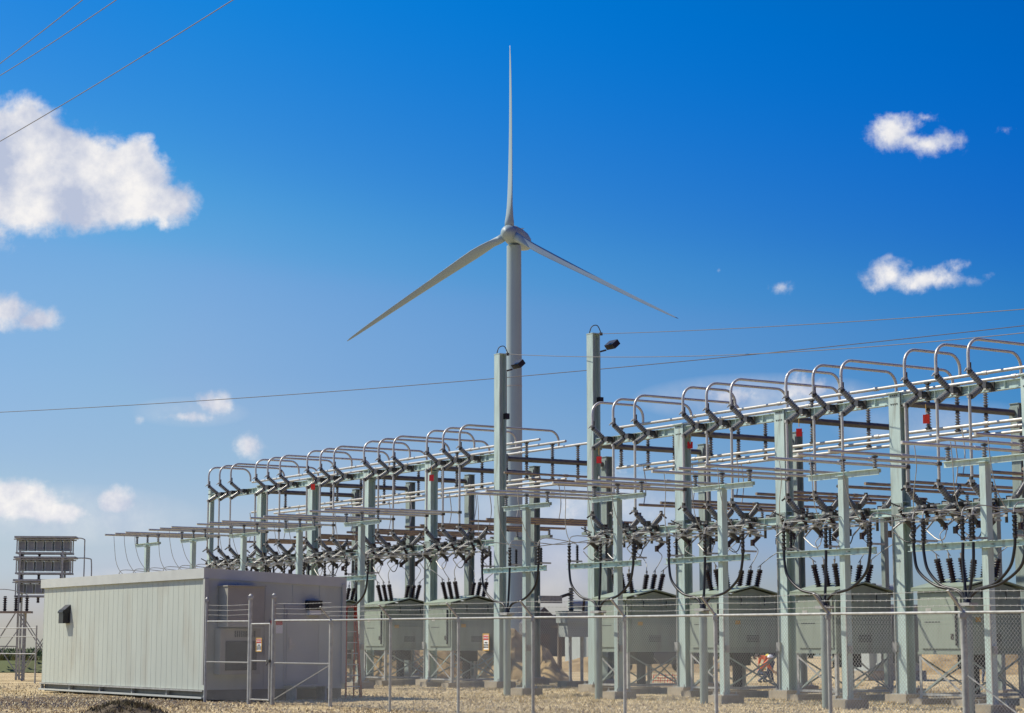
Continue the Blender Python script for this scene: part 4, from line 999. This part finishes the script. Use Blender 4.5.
# ------------------------------------------------------------------ camera
cam = bpy.data.objects.new('camera', bpy.data.cameras.new('camera')); COL.objects.link(cam)
cam.location = (0, 0, H); cam.rotation_euler = (R(90 + PITCH), 0, 0)
cam.data.sensor_width = 36; cam.data.lens = F_PX / 1024 * 36; cam.data.clip_end = 10000; cam.data.clip_start = .1
sc.camera = cam

# ------------------------------------------------------------------ light: sun and sky with clouds
SUN_AZ = R(180 - 18); SUN_EL = R(48)
sd = Vector((math.cos(SUN_EL) * math.cos(SUN_AZ), math.cos(SUN_EL) * math.sin(SUN_AZ), math.sin(SUN_EL)))
sun = bpy.data.objects.new('sun', bpy.data.lights.new('sun', 'SUN')); COL.objects.link(sun)
sun.rotation_euler = (-sd).to_track_quat('-Z', 'Y').to_euler(); sun.data.energy = 5.0; sun.data.angle = R(.5); sun.data.color = (1, .93, .80)
w = bpy.data.worlds.new('World'); sc.world = w; w.use_nodes = True
nt = w.node_tree; N = nt.nodes; L = nt.links; bg = N['Background']
sky = N.new('ShaderNodeTexSky'); sky.sky_type = 'NISHITA'; sky.sun_disc = False; sky.sun_elevation = SUN_EL
sky.sun_rotation = math.atan2(sd.x, sd.y); sky.air_density = 1.0; sky.dust_density = .6; sky.ozone_density = 3.0
def mth(op, a, b_=None, c=None, clamp=False):
    n = N.new('ShaderNodeMath'); n.operation = op; n.use_clamp = clamp
    for i, v in enumerate((a, b_, c)):
        if v is None: continue
        if isinstance(v, (int, float)): n.inputs[i].default_value = v
        else: L.new(v, n.inputs[i])
    return n.outputs[0]
tc = N.new('ShaderNodeTexCoord'); sx = N.new('ShaderNodeSeparateXYZ'); L.new(tc.outputs['Generated'], sx.inputs[0])
U = mth('ARCTAN2', sx.outputs[0], sx.outputs[1]); V = mth('ARCSINE', sx.outputs[2])
def noise(scale, det, rough, seed=0, dist=0):
    n = N.new('ShaderNodeTexNoise'); n.inputs['Scale'].default_value = scale; n.inputs['Detail'].default_value = det; n.inputs['Roughness'].default_value = rough
    n.inputs['Distortion'].default_value = dist
    mp = N.new('ShaderNodeMapping'); mp.inputs['Location'].default_value = (seed, seed * .7, 0); L.new(tc.outputs['Generated'], mp.inputs[0]); L.new(mp.outputs[0], n.inputs['Vector']); return n.outputs['Fac']
n1 = noise(42, 9, .62, 0, .25); n2 = noise(120, 6, .62, 3)
blobs = [(15, 150, 66, 50, 2.2), (70, 175, 74, 52, 2.2), (125, 182, 52, 46, 2.1), (162, 202, 36, 26, 1.5), (30, 205, 60, 32, 1.8), (-40, 190, 90, 60, 1.5),
 (5, 312, 34, 22, 1.2), (38, 320, 36, 15, 1.1), (215, 404, 26, 15, .95), (186, 417, 34, 10, .95), (139, 419, 9, 9, .45), (248, 446, 24, 17, .85),
 (15, 502, 66, 23, 1.4), (60, 512, 50, 15, 1.3), (112, 500, 26, 20, 1.2), (165, 522, 34, 11, .6), (893, 132, 36, 22, 1.1), (928, 144, 38, 17, 1.1), (910, 140, 40, 14, 1.0), (925, 118, 30, 8, .4),
 (890, 275, 32, 20, 1.05), (925, 280, 54, 16, 1.15), (955, 268, 20, 13, .7), (778, 288, 20, 10, .65), (720, 270, 9, 7, .35), (1006, 130, 12, 6, .4), (985, 275, 26, 6, .3),
 (730, 395, 70, 20, .8), (800, 390, 60, 22, .85), (565, 500, 50, 26, .7), (150, 590, 60, 20, .4), (470, 560, 80, 30, .4), (640, 470, 60, 20, .45), (430, 600, 90, 24, .5)]
mask = None
for px, py, rx_, ry_, st in blobs:
    d = ray(px, py).normalized(); cu = math.atan2(d.x, d.y); cv = math.asin(d.z)
    du = mth('DIVIDE', mth('SUBTRACT', U, cu), rx_ / F_PX); dv = mth('DIVIDE', mth('SUBTRACT', V, cv), ry_ / F_PX)
    r = mth('SQRT', mth('ADD', mth('MULTIPLY', du, du), mth('MULTIPLY', dv, dv)))
    m_ = mth('MULTIPLY', mth('SUBTRACT', 1.25, r), st * 1.3)
    mask = m_ if mask is None else mth('MAXIMUM', mask, m_)
mask = mth('MAXIMUM', mask, 0)
dens = mth('SUBTRACT', mth('ADD', mth('ADD', mask, mth('MULTIPLY', mth('SUBTRACT', n1, .5), 2.6)), mth('MULTIPLY', mth('SUBTRACT', n2, .5), 1.3)), .42)
dens = mth('MULTIPLY', dens, mth('MULTIPLY', mask, 5, clamp=True))
mr = N.new('ShaderNodeMapRange'); mr.interpolation_type = 'SMOOTHSTEP'; mr.inputs['From Min'].default_value = 0; mr.inputs['From Max'].default_value = 1.15
L.new(dens, mr.inputs['Value']); alpha = mr.outputs[0]
# sky colour: nishita, a little deeper
gm_ = N.new('ShaderNodeGamma'); gm_.inputs[1].default_value = 1.0; L.new(sky.outputs[0], gm_.inputs[0])
hs = N.new('ShaderNodeHueSaturation'); hs.inputs['Saturation'].default_value = 1.25; hs.inputs['Value'].default_value = 1.0; L.new(gm_.outputs[0], hs.inputs['Color'])
n3 = noise(34, 7, .6, 5)
cr = N.new('ShaderNodeValToRGB'); cr.color_ramp.elements[0].position = .35; cr.color_ramp.elements[0].color = (.50, .56, .72, 1); cr.color_ramp.elements[1].position = .62; cr.color_ramp.elements[1].color = (.95, .93, .92, 1); L.new(n3, cr.inputs[0])
cs = N.new('ShaderNodeVectorMath'); cs.operation = 'SCALE'; L.new(cr.outputs[0], cs.inputs[0]); cs.inputs['Scale'].default_value = 10.8
def vscale(src, k):
    n = N.new('ShaderNodeVectorMath'); n.operation = 'SCALE'; L.new(src, n.inputs[0])
    if isinstance(k, (int, float)): n.inputs['Scale'].default_value = k
    else: L.new(k, n.inputs['Scale'])
    return n.outputs[0]
cv_ = N.new('ShaderNodeRGBCurve'); L.new(vscale(hs.outputs[0], .09), cv_.inputs['Color'])
cv_.mapping.use_clip = False; cv_.mapping.extend = 'EXTRAPOLATED'
for ci, pts in enumerate([[(0, 0), (.09, .0), (.117, .02), (.16, .10), (.184, .17), (.25, .24), (.352, .315), (.46, .44), (.58, .47), (1, .55)],
                          [(0, 0), (.205, .185), (.265, .235), (.32, .34), (.36, .385), (.43, .43), (.515, .478), (.56, .54), (.66, .60), (1, .85)],
                          [(0, 0), (.41, .61), (.45, .67), (.5, .68), (.56, .70), (.6, .70), (1, 1)]]):
    c_ = cv_.mapping.curves[ci]
    c_.points[0].location = pts[0]; c_.points[1].location = pts[-1]
    for p_ in pts[1:-1]: c_.points.new(*p_)
cv_.mapping.update()
vm = N.new('ShaderNodeVectorMath'); vm.operation = 'DOT_PRODUCT'; L.new(tc.outputs['Generated'], vm.inputs[0]); vm.inputs[1].default_value = (-.9, .25, .35)
low = mth('MULTIPLY', mth('MAXIMUM', mth('SUBTRACT', .13, sx.outputs[2]), 0), 1.8)
vv = mth('ADD', vm.outputs['Value'], low)
def polf(k): return mth('MINIMUM', mth('MAXIMUM', mth('ADD', mth('MULTIPLY', vv, k), 1 - .4 * k), .05), 1.08)
pc = N.new('ShaderNodeCombineXYZ')
for i_, k_ in enumerate((2.2, 1.1, .5)): L.new(polf(k_), pc.inputs[i_])
L.new(mth('MULTIPLY', polf(.5), mth('SUBTRACT', 1, mth('MULTIPLY', low, .55))), pc.inputs[2])
pm = N.new('ShaderNodeVectorMath'); pm.operation = 'MULTIPLY'; L.new(vscale(cv_.outputs[0], 1 / .09), pm.inputs[0]); L.new(pc.outputs[0], pm.inputs[1])
skyc = pm.outputs[0]
# thin veil of haze clouds low over the yard
veil = None
for px, py, rx_, ry_, st in [(600, 505, 150, 34, .5), (760, 398, 130, 26, .45), (70, 515, 130, 32, .4), (430, 570, 240, 44, .35), (940, 425, 110, 26, .3), (150, 590, 110, 24, .3), (190, 412, 60, 16, .25)]:
    d = ray(px, py).normalized(); cu = math.atan2(d.x, d.y); cv = math.asin(d.z)
    du = mth('DIVIDE', mth('SUBTRACT', U, cu), rx_ / F_PX); dv = mth('DIVIDE', mth('SUBTRACT', V, cv), ry_ / F_PX)
    rr2 = mth('ADD', mth('MULTIPLY', du, du), mth('MULTIPLY', dv, dv)); m_ = mth('MULTIPLY', mth('MAXIMUM', mth('SUBTRACT', 1, rr2), 0), st)
    veil = m_ if veil is None else mth('ADD', veil, m_)
veil = mth('MULTIPLY', veil, mth('MULTIPLY', n1, 1.9), clamp=True)
alpha = mth('MAXIMUM', alpha, veil)
mx = N.new('ShaderNodeMixRGB'); L.new(alpha, mx.inputs[0]); L.new(skyc, mx.inputs[1]); L.new(cs.outputs[0], mx.inputs[2])
L.new(mx.outputs[0], bg.inputs[0]); bg.inputs[1].default_value = .09
sc.view_settings.view_transform = 'Standard'; sc.view_settings.look = 'None'; sc.view_settings.gamma = 1; sc.view_settings.exposure = 0
sc.view_settings.use_curve_mapping = False
sc.cycles.max_bounces = 6; sc.cycles.use_denoising = True
